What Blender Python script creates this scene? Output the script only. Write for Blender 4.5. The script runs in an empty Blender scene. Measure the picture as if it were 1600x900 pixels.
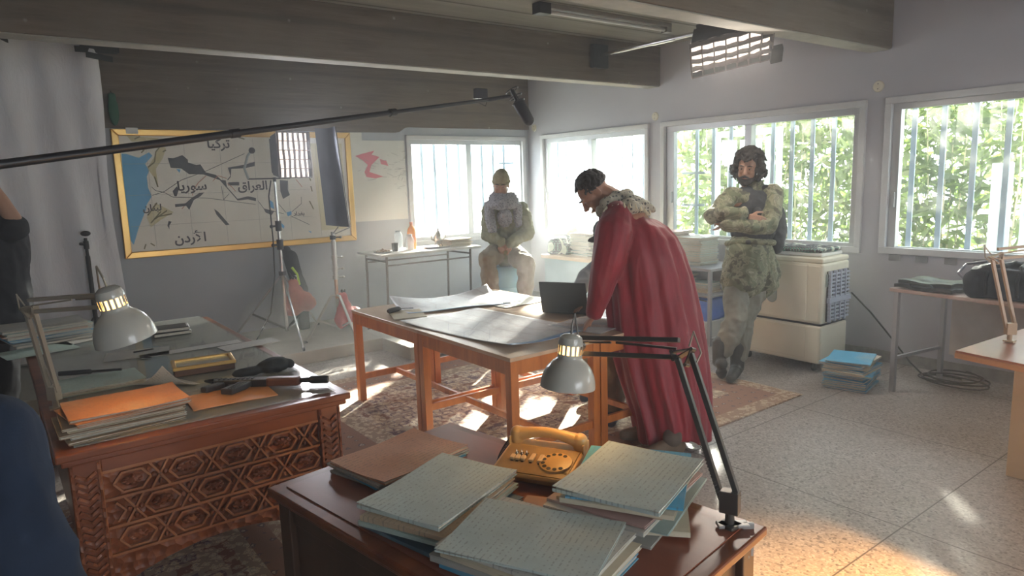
import bpy, math, random
from math import sin, cos, pi, radians, sqrt, atan2
from mathutils import Vector as V, Matrix, noise
random.seed(7)
SC = bpy.context.scene
COL = SC.collection
# ------------------------------------------------------------------ camera, world, sun, exposure
CAM = V((-5.888, -7.360, 1.610)); FPX = 1080.9
CR = V((0.79531852, -0.60539132, -0.03114168)); CU = V((0.11820529, 0.10449306, 0.98747593)); CF = V((0.59455526, 0.78903901, -0.15466573))
cd = bpy.data.cameras.new('camera'); camera = bpy.data.objects.new('camera', cd); COL.objects.link(camera)
cd.sensor_width = 36; cd.lens = 36*FPX/1600; cd.clip_start = .02; cd.clip_end = 200
m = Matrix((CR, CU, -CF)).transposed().to_4x4(); m.translation = CAM; camera.matrix_world = m
SC.camera = camera
SC.view_settings.view_transform = 'Standard'; SC.view_settings.look = 'None'; SC.view_settings.gamma = 1
SC.view_settings.use_curve_mapping = False
SC.view_settings.exposure = 1.72
W = bpy.data.worlds.new('sky'); SC.world = W; W.use_nodes = True
bg = W.node_tree.nodes['Background']; bg.inputs[0].default_value = (.90, .95, 1, 1); bg.inputs[1].default_value = 3.4
def light(name, typ, loc, energy, color=(1, 1, 1), target=None, **k):
    d = bpy.data.lights.new(name, typ); d.energy = energy; d.color = color
    for a, b in k.items(): setattr(d, a, b)
    o = bpy.data.objects.new(name, d); COL.objects.link(o); o.location = loc
    if target is not None: o.rotation_euler = (V(target)-V(loc)).to_track_quat('-Z', 'Y').to_euler()
    return o
SUNDIR = V((-.77, -.60, -.345))
light('sun', 'SUN', (6, 6, 4), 20, (1, .93, .80), V((6, 6, 4))+SUNDIR, angle=radians(1.2))
_p = light('window_portal', 'AREA', (-.95, .30, 1.5), 1, (.93, .97, 1), (-.95, -3, 1.1), shape='RECTANGLE', size=1.6, size_y=1.1); _p.data.cycles.is_portal = True
_p = light('window_portal', 'AREA', (.32, -1.2, 1.5), 1, (.95, .98, 1), (-3, -1.6, .9), shape='RECTANGLE', size=1.8, size_y=1.1); _p.data.cycles.is_portal = True
_p = light('window_portal', 'AREA', (.32, -3.4, 1.5), 1, (.95, .99, .96), (-3, -3.8, .9), shape='RECTANGLE', size=2.0, size_y=1.1); _p.data.cycles.is_portal = True
_p = light('window_portal', 'AREA', (.32, -5.8, 1.5), 1, (.95, .98, .97), (-3, -6.2, .9), shape='RECTANGLE', size=2.0, size_y=1.1); _p.data.cycles.is_portal = True
_p = light('window_portal', 'AREA', (-4.0, -10.85, 1.6), 1, (1, 1, 1), (-4.0, -5, 1.2), shape='RECTANGLE', size=3.0, size_y=1.5); _p.data.cycles.is_portal = True  # portal at the opening added behind the camera for fill light
light('film_lamp_outside', 'SPOT', (10.5, 6.6, 4.9), 8000, (1, .95, .85), (-3.6, -3.3, 0), spot_size=radians(18), spot_blend=.3, shadow_soft_size=.15)
light('tungsten_spot', 'SPOT', (-1.6, -8.6, 2.4), 1500, (1, .50, .15), (-3.55, -6.75, 0), spot_size=radians(36), spot_blend=1.0, shadow_soft_size=.12)
# ------------------------------------------------------------------ placing helpers (real distances from the surveyed viewpoint)
def ray(px, py): return CF*FPX + CR*(px-800) - CU*(py-450)
def fl(px, py, z=0.):
    d = ray(px, py); return CAM + d*((z-CAM.z)/d.z)
def at(px, py, D):
    d = ray(px, py); return CAM + d*(D/d.dot(CF))
def dep(p): return (V(p)-CAM).dot(CF)
# ------------------------------------------------------------------ materials
MATS = {}
def mat(name, c=(.5, .5, .5), r=.6, metal=0., **k):
    if name in MATS: return MATS[name]
    m = bpy.data.materials.new(name); m.use_nodes = True; b = m.node_tree.nodes['Principled BSDF']
    b.inputs['Base Color'].default_value = (*c, 1); b.inputs['Roughness'].default_value = r; b.inputs['Metallic'].default_value = metal
    if 'emit' in k: b.inputs['Emission Color'].default_value = (*k['emit'], 1); b.inputs['Emission Strength'].default_value = k.get('es', 1)
    if 'trans' in k: b.inputs['Transmission Weight'].default_value = k['trans']; b.inputs['IOR'].default_value = k.get('ior', 1.45)
    if 'alpha' in k: b.inputs['Alpha'].default_value = k['alpha']
    if 'coat' in k: b.inputs['Coat Weight'].default_value = k['coat']
    if 'sheen' in k: b.inputs['Sheen Weight'].default_value = k['sheen']
    if 'sss' in k: b.inputs['Subsurface Weight'].default_value = k['sss']; b.inputs['Subsurface Scale'].default_value = .01
    MATS[name] = m; return m
class NT:
    def __init__(s, m): s.t = m.node_tree; s.b = s.t.nodes['Principled BSDF']
    def n(s, typ, inp={}, **k):
        o = s.t.nodes.new('ShaderNode'+typ)
        for a, b in k.items(): setattr(o, a, b)
        for a, b in inp.items(): s.set(o.inputs[a], b)
        return o
    def set(s, sock, v):
        if isinstance(v, bpy.types.Node): v = v.outputs[0]
        if isinstance(v, bpy.types.NodeSocket): s.t.links.new(v, sock)
        elif isinstance(v, tuple) and len(v) == 3 and sock.type == 'RGBA': sock.default_value = (*v, 1)
        else: sock.default_value = v
    def coord(s, which='Object'): return s.n('TexCoord').outputs[which]
    def map(s, co, scale=(1, 1, 1), rot=(0, 0, 0), loc=(0, 0, 0)): return s.n('Mapping', {'Vector': co, 'Scale': scale, 'Rotation': rot, 'Location': loc}).outputs[0]
    def noise(s, co, scale, detail=4, rough=.6, dist=0): return s.n('TexNoise', {'Vector': co, 'Scale': scale, 'Detail': detail, 'Roughness': rough, 'Distortion': dist}).outputs[0]
    def ramp(s, f, stops, const=False):
        o = s.n('ValToRGB', {'Fac': f}); e = o.color_ramp
        if const: e.interpolation = 'CONSTANT'
        while len(e.elements) < len(stops): e.elements.new(.5)
        for q, (p, c) in zip(e.elements, stops): q.position = p; q.color = (*c, 1) if len(c) == 3 else c
        return o.outputs[0]
    def mix(s, f, a, b, mode='MIX'):
        o = s.n('MixRGB', {'Fac': f, 'Color1': a, 'Color2': b}, blend_type=mode); return o.outputs[0]
    def m(s, op, a, b=0., c=None):
        o = s.n('Math', {0: a, 1: b}, operation=op)
        if c is not None: s.set(o.inputs[2], c)
        return o.outputs[0]
    def bump(s, h, st=.3, d=.01): s.set(s.b.inputs['Normal'], s.n('Bump', {'Height': h, 'Strength': st, 'Distance': d}))
    def col(s, c): s.set(s.b.inputs['Base Color'], c)
def noisy(name, c1, c2, scale=6, r=.7, detail=5, bump=.15, bd=.004, stretch=(1, 1, 1), metal=0, coord='Object', lo=.35, hi=.65, **k):
    if name in MATS: return MATS[name]
    m = mat(name, c1, r, metal, **k); n = NT(m); co = n.map(n.coord(coord), stretch)
    f = n.noise(co, scale, detail); n.col(n.ramp(f, [(lo, c1), (hi, c2)]))
    if bump: n.bump(n.noise(co, scale*6, 4), bump, bd)
    return m
def wood(name, c1, c2, r=.4, scale=3, stretch=(1, 1, 12), **k): return noisy(name, c1, c2, scale, r, 6, .1, .002, stretch, **k)
# ------------------------------------------------------------------ mesh builder
ORI = {}
class MB:
    def __init__(s): s.v = []; s.f = []; s.m = []; s.cur = 0
    def add(s, vs, fs):
        o = len(s.v); s.v += [tuple(x) for x in vs]; s.f += [tuple(i+o for i in f) for f in fs]; s.m += [s.cur]*len(fs); return s
    def box(s, x0, x1, y0, y1, z0, z1, M=None):
        x0, x1 = min(x0, x1), max(x0, x1); y0, y1 = min(y0, y1), max(y0, y1); z0, z1 = min(z0, z1), max(z0, z1)
        vs = [V((x, y, z)) for z in (z0, z1) for y in (y0, y1) for x in (x0, x1)]
        if M is not None: vs = [M @ q for q in vs]
        return s.add(vs, [(0, 2, 3, 1), (4, 5, 7, 6), (0, 1, 5, 4), (2, 6, 7, 3), (0, 4, 6, 2), (1, 3, 7, 5)])
    def bar(s, p, q, w, h, up=V((0, 0, 1))):
        p = V(p); q = V(q); d = (q-p); L = d.length; d.normalize()
        u = V(up); x = d.cross(u)
        if x.length < 1e-4: x = d.cross(V((1, 0, 0)))
        x.normalize(); y = x.cross(d).normalized()
        vs = [p + d*a + x*(w/2*b) + y*(h/2*c) for a in (0, L) for c in (-1, 1) for b in (-1, 1)]
        return s.add(vs, [(0, 1, 3, 2), (4, 6, 7, 5), (0, 4, 5, 1), (2, 3, 7, 6), (0, 2, 6, 4), (1, 5, 7, 3)])
    def path(s, pts, r, n=8, cap=True, closed=False):
        pts = [V(p) for p in pts]; N = len(pts); rs = r if isinstance(r, (list, tuple)) else [r]*N
        t0 = (pts[1]-pts[0]).normalized(); a = t0.orthogonal().normalized(); vs = []; fs = []
        for i in range(N):
            t = ((pts[(i+1) % N] if (i < N-1 or closed) else pts[i]) - (pts[i-1] if (i > 0 or closed) else pts[i])).normalized()
            a = (a - t*a.dot(t)).normalized(); b = t.cross(a)
            for k in range(n): th = 2*pi*k/n; vs.append(pts[i] + (a*cos(th)+b*sin(th))*rs[i])
        for i in range(N-1 if not closed else N):
            j = (i+1) % N
            for k in range(n): k2 = (k+1) % n; fs.append((i*n+k, i*n+k2, j*n+k2, j*n+k))
        if cap and not closed: fs.append(tuple(range(n-1, -1, -1))); fs.append(tuple((N-1)*n+k for k in range(n)))
        return s.add(vs, fs)
    def tube(s, p, q, r, r2=None, n=12): return s.path([p, q], [r, r if r2 is None else r2], n)
    def lathe(s, prof, n=24, M=Matrix(), arc=2*pi, cap=False):
        vs = []; fs = []; full = abs(arc-2*pi) < 1e-6; K = n if full else n+1
        for (r, z) in prof:
            for k in range(K): th = arc*k/n; vs.append(M @ V((r*cos(th), r*sin(th), z)))
        for i in range(len(prof)-1):
            for k in range(n): k2 = (k+1) % K; fs.append((i*K+k, i*K+k2, (i+1)*K+k2, (i+1)*K+k))
        if cap: fs.append(tuple(range(K-1, -1, -1))); fs.append(tuple((len(prof)-1)*K+k for k in range(K)))
        return s.add(vs, fs)
    def ell(s, c, r, M=None, n=16, h=10):
        if not isinstance(r, (tuple, list, V)): r = (r, r, r)
        M = (M or Matrix()).to_3x3(); vs = []; fs = []; c = V(c)
        for i in range(1, h):
            a = pi*i/h
            for k in range(n): b = 2*pi*k/n; vs.append(c + M @ V((r[0]*sin(a)*cos(b), r[1]*sin(a)*sin(b), r[2]*cos(a))))
        vs += [c + M @ V((0, 0, r[2])), c + M @ V((0, 0, -r[2]))]; T = len(vs)-2; B = T+1
        for i in range(h-2):
            for k in range(n): k2 = (k+1) % n; fs.append((i*n+k, (i+1)*n+k, (i+1)*n+k2, i*n+k2))
        for k in range(n): k2 = (k+1) % n; fs.append((T, k, k2)); fs.append((B, (h-2)*n+k2, (h-2)*n+k))
        return s.add(vs, fs)
    def cap(s, p, q, r, r2=None, n=14):
        p = V(p); q = V(q); r2 = r if r2 is None else r2; d = q-p; L = d.length
        if L < 1e-5: return s.ell(p, r)
        d.normalize(); pts = []; rs = []
        for i in range(5): a = pi/2*(1-i/4); pts.append(p - d*r*sin(a)); rs.append(max(r*cos(a), 1e-4))
        for i in range(5): a = pi/2*i/4; pts.append(q + d*r2*sin(a)); rs.append(max(r2*cos(a), 1e-4))
        return s.path(pts, rs, n)
    def chain(s, pts, rs):
        for i in range(len(pts)-1): s.cap(pts[i], pts[i+1], rs[i], rs[i+1])
        return s
    def prism(s, poly, z0, z1, M=Matrix()):
        n = len(poly); vs = [M @ V((x, y, z0)) for x, y in poly]+[M @ V((x, y, z1)) for x, y in poly]
        return s.add(vs, [tuple(range(n-1, -1, -1)), tuple(range(n, 2*n))]+[(i, (i+1) % n, n+(i+1) % n, n+i) for i in range(n)])
    def sheet(s, fn, nu, nv, th=0.):
        vs = [fn(i/nu, j/nv) for j in range(nv+1) for i in range(nu+1)]; w = nu+1
        fs = [(j*w+i, j*w+i+1, (j+1)*w+i+1, (j+1)*w+i) for j in range(nv) for i in range(nu)]
        if th:
            N = len(vs); vs = list(vs)+[V(q)-V((0, 0, th)) for q in vs]; fs += [tuple(N+k for k in reversed(f)) for f in fs]
            B = [i for i in range(w)]+[j*w+nu for j in range(1, nv+1)]+[nv*w+i for i in range(nu-1, -1, -1)]+[j*w for j in range(nv-1, 0, -1)]
            fs += [(B[(k+1) % len(B)], B[k], N+B[k], N+B[(k+1) % len(B)]) for k in range(len(B))]
        return s.add(vs, fs)
    def loft(s, rings):
        n = len(rings[0]); vs = [p for r in rings for p in r]; fs = []
        for i in range(len(rings)-1):
            for k in range(n): k2 = (k+1) % n; fs.append((i*n+k, i*n+k2, (i+1)*n+k2, (i+1)*n+k))
        fs.append(tuple(range(n-1, -1, -1))); fs.append(tuple((len(rings)-1)*n+k for k in range(n))); return s.add(vs, fs)
    def mesh(s, name, mats, off=V((0, 0, 0))):
        me = bpy.data.meshes.new(name); me.from_pydata([tuple(V(p)-off) for p in s.v], [], s.f)
        for m_ in (mats if isinstance(mats, (list, tuple)) else [mats]): me.materials.append(m_)
        if len(me.materials) > 1: me.polygons.foreach_set('material_index', s.m)
        me.validate(); me.update(); return me
    def build(s, name, mats, parent=None, local=False, smooth=False, bevel=0, sub=0, seg=2):
        off = V((0, 0, 0)) if (local or parent is None) else ORI.get(parent.name, V((0, 0, 0)))
        me = s.mesh(name, mats, off); o = bpy.data.objects.new(name, me); COL.objects.link(o)
        if parent is not None: o.parent = parent
        ORI[o.name] = off
        if smooth:
            me.polygons.foreach_set('use_smooth', [True]*len(me.polygons))
            if smooth == 'auto': me.set_sharp_from_angle(angle=radians(40))
        if bevel:
            b = o.modifiers.new('bevel', 'BEVEL'); b.width = bevel; b.segments = seg; b.limit_method = 'ANGLE'; b.angle_limit = radians(40)
        if sub:
            b = o.modifiers.new('sub', 'SUBSURF'); b.levels = sub; b.render_levels = sub
        return o
def thing(name, label, cat, loc=(0, 0, 0), rotz=0, group=None):
    o = bpy.data.objects.new(name, None); COL.objects.link(o); o.empty_display_size = .1; o.location = loc; o.rotation_euler = (0, 0, rotz)
    o['label'] = label; o['category'] = cat
    if group: o['group'] = group
    ORI[o.name] = V(loc); return o
def tag(o, label, cat, group=None, kind=None):
    o['label'] = label; o['category'] = cat
    if group: o['group'] = group
    if kind: o['kind'] = kind
    return o
def struct(o): o['kind'] = 'structure'; return o
def dup(root, loc=None, rotz=None, label=None):
    def cp(o, par):
        c = o.copy(); COL.objects.link(c); c.parent = par
        for ch in o.children: cp(ch, c)
        return c
    r = cp(root, None)
    if loc is not None: r.location = loc
    if rotz is not None: r.rotation_euler = (0, 0, rotz)
    if label: r['label'] = label
    return r
def blob(mb, name, mats, parent, voxel=.01, smooth=2, fold=0, fscale=8, seed=0, fdir=None):
    me = mb.mesh('tmp', []); o = bpy.data.objects.new('tmp', me); COL.objects.link(o)
    r = o.modifiers.new('r', 'REMESH'); r.mode = 'VOXEL'; r.voxel_size = voxel; r.use_smooth_shade = True
    if smooth: q = o.modifiers.new('s', 'SMOOTH'); q.iterations = smooth; q.factor = .5
    dg = bpy.context.evaluated_depsgraph_get(); me2 = bpy.data.meshes.new_from_object(o.evaluated_get(dg))
    bpy.data.objects.remove(o); bpy.data.meshes.remove(me)
    off = ORI.get(parent.name, V((0, 0, 0))) if parent else V((0, 0, 0))
    nrm = [v.normal.copy() for v in me2.vertices]; sd = V((seed*3.1, seed*1.7, seed))
    for v, n_ in zip(me2.vertices, nrm):
        co = v.co.copy()
        if fold:
            q = co*fscale
            if fdir is not None: q = q - fdir*(q.dot(fdir)*.78)
            a = noise.noise(q+sd); b = noise.noise(q*2.3+sd)
            v.co = co + n_*fold*((1-abs(a)*2.4)*.7 + b*.4)
        v.co = v.co - off
    me2.name = name; me2.materials.clear()
    for m_ in (mats if isinstance(mats, (list, tuple)) else [mats]): me2.materials.append(m_)
    me2.polygons.foreach_set('use_smooth', [True]*len(me2.polygons))
    o = bpy.data.objects.new(name, me2); COL.objects.link(o); o.parent = parent; ORI[o.name] = off
    return o
def text_mesh(s, size, M, bold=0.):
    c = bpy.data.curves.new('t', 'FONT'); c.body = s; c.size = size; c.align_x = 'CENTER'; c.align_y = 'CENTER'; c.offset = bold; c.extrude = .0006
    o = bpy.data.objects.new('t', c); COL.objects.link(o); dg = bpy.context.evaluated_depsgraph_get()
    me = bpy.data.meshes.new_from_object(o.evaluated_get(dg)); r = MB()
    r.add([M @ v.co for v in me.vertices], [tuple(p.vertices) for p in me.polygons])
    bpy.data.objects.remove(o); bpy.data.curves.remove(c); bpy.data.meshes.remove(me); return r
# ================================================================== SETTING
H = 2.946; XL = -7.9; YF = -10.6
# materials of the room
mw = mat('painted_wall', (.40, .425, .46), .55); n = NT(mw); co = n.coord(); n.col(n.ramp(n.noise(co, 1.3, 6), [(.3, (.36, .385, .42)), (.7, (.44, .465, .50))])); n.bump(n.noise(co, 40, 3), .06, .003)
mwr = mat('painted_wall_lilac', (.45, .45, .49), .5); n = NT(mwr); co = n.coord(); n.col(n.ramp(n.noise(co, 1.1, 6), [(.3, (.40, .40, .44)), (.7, (.47, .47, .51))])); n.bump(n.noise(co, 30, 3), .08, .004)
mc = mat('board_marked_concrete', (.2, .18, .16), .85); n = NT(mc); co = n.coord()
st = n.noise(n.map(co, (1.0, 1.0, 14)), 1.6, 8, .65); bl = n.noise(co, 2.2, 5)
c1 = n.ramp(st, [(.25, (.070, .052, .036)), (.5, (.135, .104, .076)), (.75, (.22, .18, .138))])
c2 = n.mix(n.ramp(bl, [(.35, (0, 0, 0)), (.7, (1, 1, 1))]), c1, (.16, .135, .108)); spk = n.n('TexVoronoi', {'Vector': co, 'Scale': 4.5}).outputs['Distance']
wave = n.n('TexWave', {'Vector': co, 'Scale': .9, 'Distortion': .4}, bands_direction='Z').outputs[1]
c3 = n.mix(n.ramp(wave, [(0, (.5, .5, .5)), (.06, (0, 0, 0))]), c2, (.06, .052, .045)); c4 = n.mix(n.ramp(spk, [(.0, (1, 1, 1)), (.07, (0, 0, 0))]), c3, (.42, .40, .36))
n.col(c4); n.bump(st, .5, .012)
mce = noisy('concrete_edge', (.30, .29, .25), (.40, .38, .33), 5, .8)
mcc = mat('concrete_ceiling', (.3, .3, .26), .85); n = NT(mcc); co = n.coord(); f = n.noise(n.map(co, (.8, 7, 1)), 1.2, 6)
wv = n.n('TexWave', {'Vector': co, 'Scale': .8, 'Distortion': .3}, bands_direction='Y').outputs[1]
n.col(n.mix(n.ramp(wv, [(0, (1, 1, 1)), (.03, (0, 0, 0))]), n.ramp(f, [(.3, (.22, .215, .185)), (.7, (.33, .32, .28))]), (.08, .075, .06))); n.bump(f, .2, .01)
mf = mat('terrazzo_floor', (.4, .38, .36), .33); n = NT(mf); co = n.coord()
v1 = n.n('TexVoronoi', {'Vector': co, 'Scale': 95}).outputs['Color']; bw = n.n('RGBToBW', {0: v1}).outputs[0]
base = n.ramp(bw, [(.12, (.13, .11, .10)), (.3, (.31, .28, .26)), (.6, (.38, .35, .325)), (.85, (.50, .47, .44))]); dirt = n.noise(co, .9, 6, .65)
c = n.mix(n.ramp(dirt, [(.35, (.55, .55, .55)), (.65, (0, 0, 0))]), base, (.27, .245, .225)); s = n.n('SeparateXYZ', {0: co})
gx = n.m('ABSOLUTE', n.m('SUBTRACT', n.m('FLOORED_MODULO', n.m('ADD', s.outputs[0], 1.58+.585+11.7), 1.17), .585)); gy = n.m('ABSOLUTE', n.m('SUBTRACT', n.m('FLOORED_MODULO', n.m('ADD', s.outputs[1], 4.9+.585+11.7), 1.17), .585))
g = n.m('LESS_THAN', n.m('MINIMUM', gx, gy), .0035); n.col(n.mix(g, c, (.09, .075, .065)))
n.set(n.b.inputs['Roughness'], n.ramp(dirt, [(.3, (.5, .5, .5)), (.7, (.27, .27, .27))])); n.bump(n.m('ADD', n.m('MULTIPLY', g, -1.), n.m('MULTIPLY', bw, .04)), .3, .002)
mpl = noisy('cement_platform', (.32, .31, .27), (.42, .41, .36), 2.5, .6)
mtr = noisy('window_trim_paint', (.52, .53, .54), (.60, .61, .62), 5, .5, bump=.05)
mal = mat('aluminium_sash', (.50, .51, .52), .35, .5); mbar = mat('blue_grey_bar', (.36, .46, .56), .45)
mgl = mat('window_glass', (.97, 1, .99), .02)
_n = NT(mgl); _tr = _n.n('BsdfTransparent', {'Color': (.95, .98, .97)}); _gl = _n.n('BsdfGlossy', {'Roughness': .03}); _fr = _n.n('Fresnel', {'IOR': 1.45})
_bf = _n.n('NewGeometry').outputs['Backfacing']; _mx = _n.n('MixShader', {0: _n.m('MULTIPLY', _fr.outputs[0], _n.m('SUBTRACT', 1., _bf)), 1: _tr.outputs[0], 2: _gl.outputs[0]}); _tl = _n.n('BsdfTranslucent', {'Color': (.85, .88, .86)}); _m2 = _n.n('MixShader', {0: _n.ramp(_n.noise(_n.coord(), 3, 5), [(.3, (.012, .012, .012)), (.75, (.065, .065, .065))]), 1: _mx.outputs[0], 2: _tl.outputs[0]}); mgl.node_tree.links.new(_m2.outputs[0], mgl.node_tree.nodes['Material Output'].inputs['Surface'])  # translucent veil mixed into the glass imitates haze over the view outside
mgc = mat('clear_window_glass', (.97, 1, .99), .02); _n = NT(mgc); _tr = _n.n('BsdfTransparent', {'Color': (.97, .99, .98)}); _gl = _n.n('BsdfGlossy', {'Roughness': .03}); _fr = _n.n('Fresnel', {'IOR': 1.45}); _mx = _n.n('MixShader', {0: _n.m('MULTIPLY', _fr.outputs[0], _n.m('SUBTRACT', 1., _n.n('NewGeometry').outputs['Backfacing'])), 1: _tr.outputs[0], 2: _gl.outputs[0]}); mgc.node_tree.links.new(_mx.outputs[0], mgc.node_tree.nodes['Material Output'].inputs['Surface'])
# floor, ceiling, left wall, unseen front wall with an opening added for fill light
struct(MB().box(XL, .25, YF, .25, -.12, 0).build('floor', mf))
struct(MB().box(XL, .25, YF, .25, H, H+.15).build('ceiling', mcc))
struct(MB().box(XL-.15, XL, YF, 0, 0, H).build('wall_left', mw)); b = MB(); b.box(XL-.15, -5.4, YF-.15, YF, 0, H); b.box(-2.6, .25, YF-.15, YF, 0, H); b.box(-5.4, -2.6, YF-.15, YF, 0, .9); b.box(-5.4, -2.6, YF-.15, YF, 2.25, H); struct(b.build('wall_front', mw))
def wall_with_holes(name, axis, lo, hi, holes, zt, mats, zmat=None):
    b = MB(); T = .22
    def put(a, c, z0, z1):
        if c-a < 1e-4 or z1-z0 < 1e-4: return
        if axis == 'x': b.box(a, c, 0, T, z0, z1)
        else: b.box(0, T, a, c, z0, z1)
    cur = lo
    for (a, c, z0, z1) in sorted(holes): put(cur, a, 0, zt); put(a, c, 0, z0); put(a, c, z1, zt); cur = c
    put(cur, hi, 0, zt); return struct(b.build(name, mats))
W1 = (-1.845, -.06, .86, 2.163); W2 = (-2.131, -.28, .90, 2.166); W3 = (-4.484, -2.301, .90, 2.166); W4 = (-6.95, -4.636, .914, 2.166)
W5 = (-9.6, -7.3, .914, 2.166)
wall_with_holes('wall_back', 'x', XL, .22, [W1], H, mw)
wall_with_holes('wall_right', 'y', YF, 0, [W2, W3, W4, W5], H, mwr)
# concrete lintel band on the back wall, with its broken step
b = MB(); b.prism([(XL, 2.19), (-1.98, 2.19), (-1.93, 2.20), (-1.86, 2.245), (-1.80, 2.255), (-.002, 2.255), (-.002, H), (XL, H)], 0, .035, Matrix(((1, 0, 0, 0), (0, 0, -1, 0), (0, 1, 0, 0), (0, 0, 0, 1))))
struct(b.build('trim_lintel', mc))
# beams
for nm, y in (('trim_beam_near_back', -2.283), ('trim_beam_middle', -4.657), ('trim_beam_front', -7.03)):
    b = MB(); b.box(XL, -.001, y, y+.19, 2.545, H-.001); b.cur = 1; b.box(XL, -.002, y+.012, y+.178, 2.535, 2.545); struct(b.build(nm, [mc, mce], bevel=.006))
# platform along the back wall
b = MB(); b.box(XL+.001, -2.93, -1.30, -.001, .0005, .12); b.box(-2.93, -1.15, -1.86, -.001, .0005, .12); struct(b.build('floor_platform', mpl, bevel=.004))
struct(MB().box(-.013, -.001, YF, -.003, .001, .095).build('baseboard_right', noisy('baseboard_stone', (.20, .19, .18), (.28, .27, .25), 20, .5)))
struct(MB().box(-1.14, -.02, -.014, -.002, .001, .095).build('baseboard_back', MATS['baseboard_stone']))
# windows
def window(num, axis, W, glass, mull, bars, barw, label=None, rails=()):
    a, c, z0, z1 = W; ga, gc, gz0, gz1 = glass
    def Bx(b, a0, a1, d0, d1, z0, z1):   # a along the wall, d depth outwards (+)
        if axis == 'x': b.box(a0, a1, d0, d1, z0, z1)
        else: b.box(d0, d1, a0, a1, z0, z1)
    root = bpy.data.objects.new('window_%d' % num, None); COL.objects.link(root); root['kind'] = 'structure'
    root.location = ((a+c)/2, 0, z0) if axis == 'x' else (0, (a+c)/2, z0); ORI[root.name] = V(root.location)
    b = MB(); t = .052
    for (q0, q1, r0, r1) in ((a, c, z1-t, z1), (a, c, z0, z0+t), (a, a+t, z0+t, z1-t), (c-t, c, z0+t, z1-t)): Bx(b, q0, q1, -.028, .12, r0, r1)
    b.build('frame', mtr, root, bevel=.004)
    b = MB()
    for (q0, q1, r0, r1) in ((a+t, c-t, gz1, z1-t), (a+t, c-t, z0+t, gz0), (a+t, ga, gz0, gz1), (gc, c-t, gz0, gz1)): Bx(b, q0, q1, .012, .075, r0, r1)
    b.build('sash', mal, root, bevel=.003)
    edges = [ga]+[m for mm in mull for m in mm]+[gc]
    for mm in mull:
        b = MB(); Bx(b, mm[0], mm[1], -.006, .075, gz0, gz1); b.build('mullion', mal, root, bevel=.003)
    for i in range(0, len(edges), 2):
        b = MB(); Bx(b, edges[i], edges[i+1], .048, .053, gz0, gz1); b.build('glass_pane', mgc if num < 3 else mgl, root)
    b = MB(); Bx(b, gc+.012, gc+.03, -.012, .012, gz0+.33, gz0+.45); b.build('latch', mat('latch_grey', (.45, .46, .47), .4, .6), root, bevel=.003)
    for x in bars:
        b = MB(); Bx(b, x-barw/2, x+barw/2, .20, .212, z0-.05, z1+.05); b.build('security_bar', mbar, root)
    for (z, q0, q1) in rails:
        b = MB(); Bx(b, q0, q1, .192, .20, z-.012, z+.012); b.build('bar_rail', mbar, root)
    return root
window(1, 'x', W1, (-1.761, -.129, .953, 2.06), [(-1.0, -.93)], [-1.70+.18*i for i in range(9)], .035, rails=((1.83, -.36, -.1),))
window(2, 'y', W2, (-2.056, -.386, .981, 2.057), [(-1.23, -1.15)], [-2.02+.165*i for i in range(11)], .022)
window(3, 'y', W3, (-4.371, -2.457, .981, 2.057), [(-3.40, -3.33)], [-4.30+.20*i for i in range(5)]+[-3.24+.21*i for i in range(4)], .04, rails=((1.62, -2.72, -2.42), (1.28, -2.72, -2.42)))
window(4, 'y', W4, (-6.85, -4.749, .965, 2.067), [(-5.95, -5.88)], [-6.75+.22*i for i in range(10)], .04)
window(5, 'y', W5, (-9.5, -7.4, .965, 2.067), [(-8.5, -8.43)], [-9.4+.22*i for i in range(10)], .04)
# ------------------------------------------------------------------ outside
mlf = mat('bamboo_leaf', (.16, .30, .06), .45); n = NT(mlf); r_ = n.n('ObjectInfo'); n.col(n.ramp(n.noise(n.coord(), 1.6, 3), [(.35, (.05, .09, .02)), (.52, (.15, .19, .06)), (.68, (.36, .33, .20))]))
tr_ = n.n('BsdfTranslucent', {'Color': (.16, .24, .06)}); ms_ = n.n('MixShader', {0: .45, 1: n.b.outputs[0], 2: tr_.outputs[0]}); mlf.node_tree.links.new(ms_.outputs[0], mlf.node_tree.nodes['Material Output'].inputs['Surface'])
mgr = noisy('garden_soil', (.22, .20, .14), (.34, .32, .22), 3, .9)
struct(MB().box(.25, 9, -14, 9, -.15, -.02).build('ground_outside', mgr)); struct(MB().box(-9, .25, .25, 9, -.15, -.021).build('ground_outside_back', mgr))
random.seed(3)
for (x0, x1, y0, y1, n_, nm, lab) in ((1.5, 2.5, -5.15, -.9, 9500, 'bamboo_hedge', 'bright green bamboo hedge outside the wide window behind the soldier'), (1.5, 2.5, -8.5, -5.75, 8500, 'bamboo_hedge', 'tangled green and straw bamboo outside the window above the metal table')):
    root = thing(nm, lab, 'hedge', ((x0+x1)/2, (y0+y1)/2, 0)); b = MB(); s2 = MB()
    for i in range(n_):
        p = V((random.uniform(x0, x1), random.uniform(y0, y1), random.uniform(.2, 2.75 if nm else 3))); L = random.uniform(.12, .30); w = L*.12
        d = V((random.gauss(0, 1), random.gauss(0, 1), random.gauss(-.3, .7))).normalized(); sd = d.orthogonal().normalized(); sd.rotate(Matrix.Rotation(random.uniform(0, 6), 3, d))
        b.add([p, p+d*L*.4+sd*w, p+d*L, p+d*L*.4-sd*w], [(0, 1, 2, 3)])
    for i in range(70):
        p = V((random.uniform(x0, x1), random.uniform(y0, y1), -.02)); q = p+V((random.gauss(0, .2), random.uniform(-.05, .05), random.uniform(2., 3.0)))
        s2.path([p, (p+q)/2+V((random.gauss(0, .1), random.gauss(0, .1), 0)), q], [.010, .008, .003], 5)
    b.build('leaves', mlf, root)['kind'] = 'stuff'; s2.build('canes', noisy('straw_cane', (.42, .36, .22), (.55, .48, .32), 9, .6), root)
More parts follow.
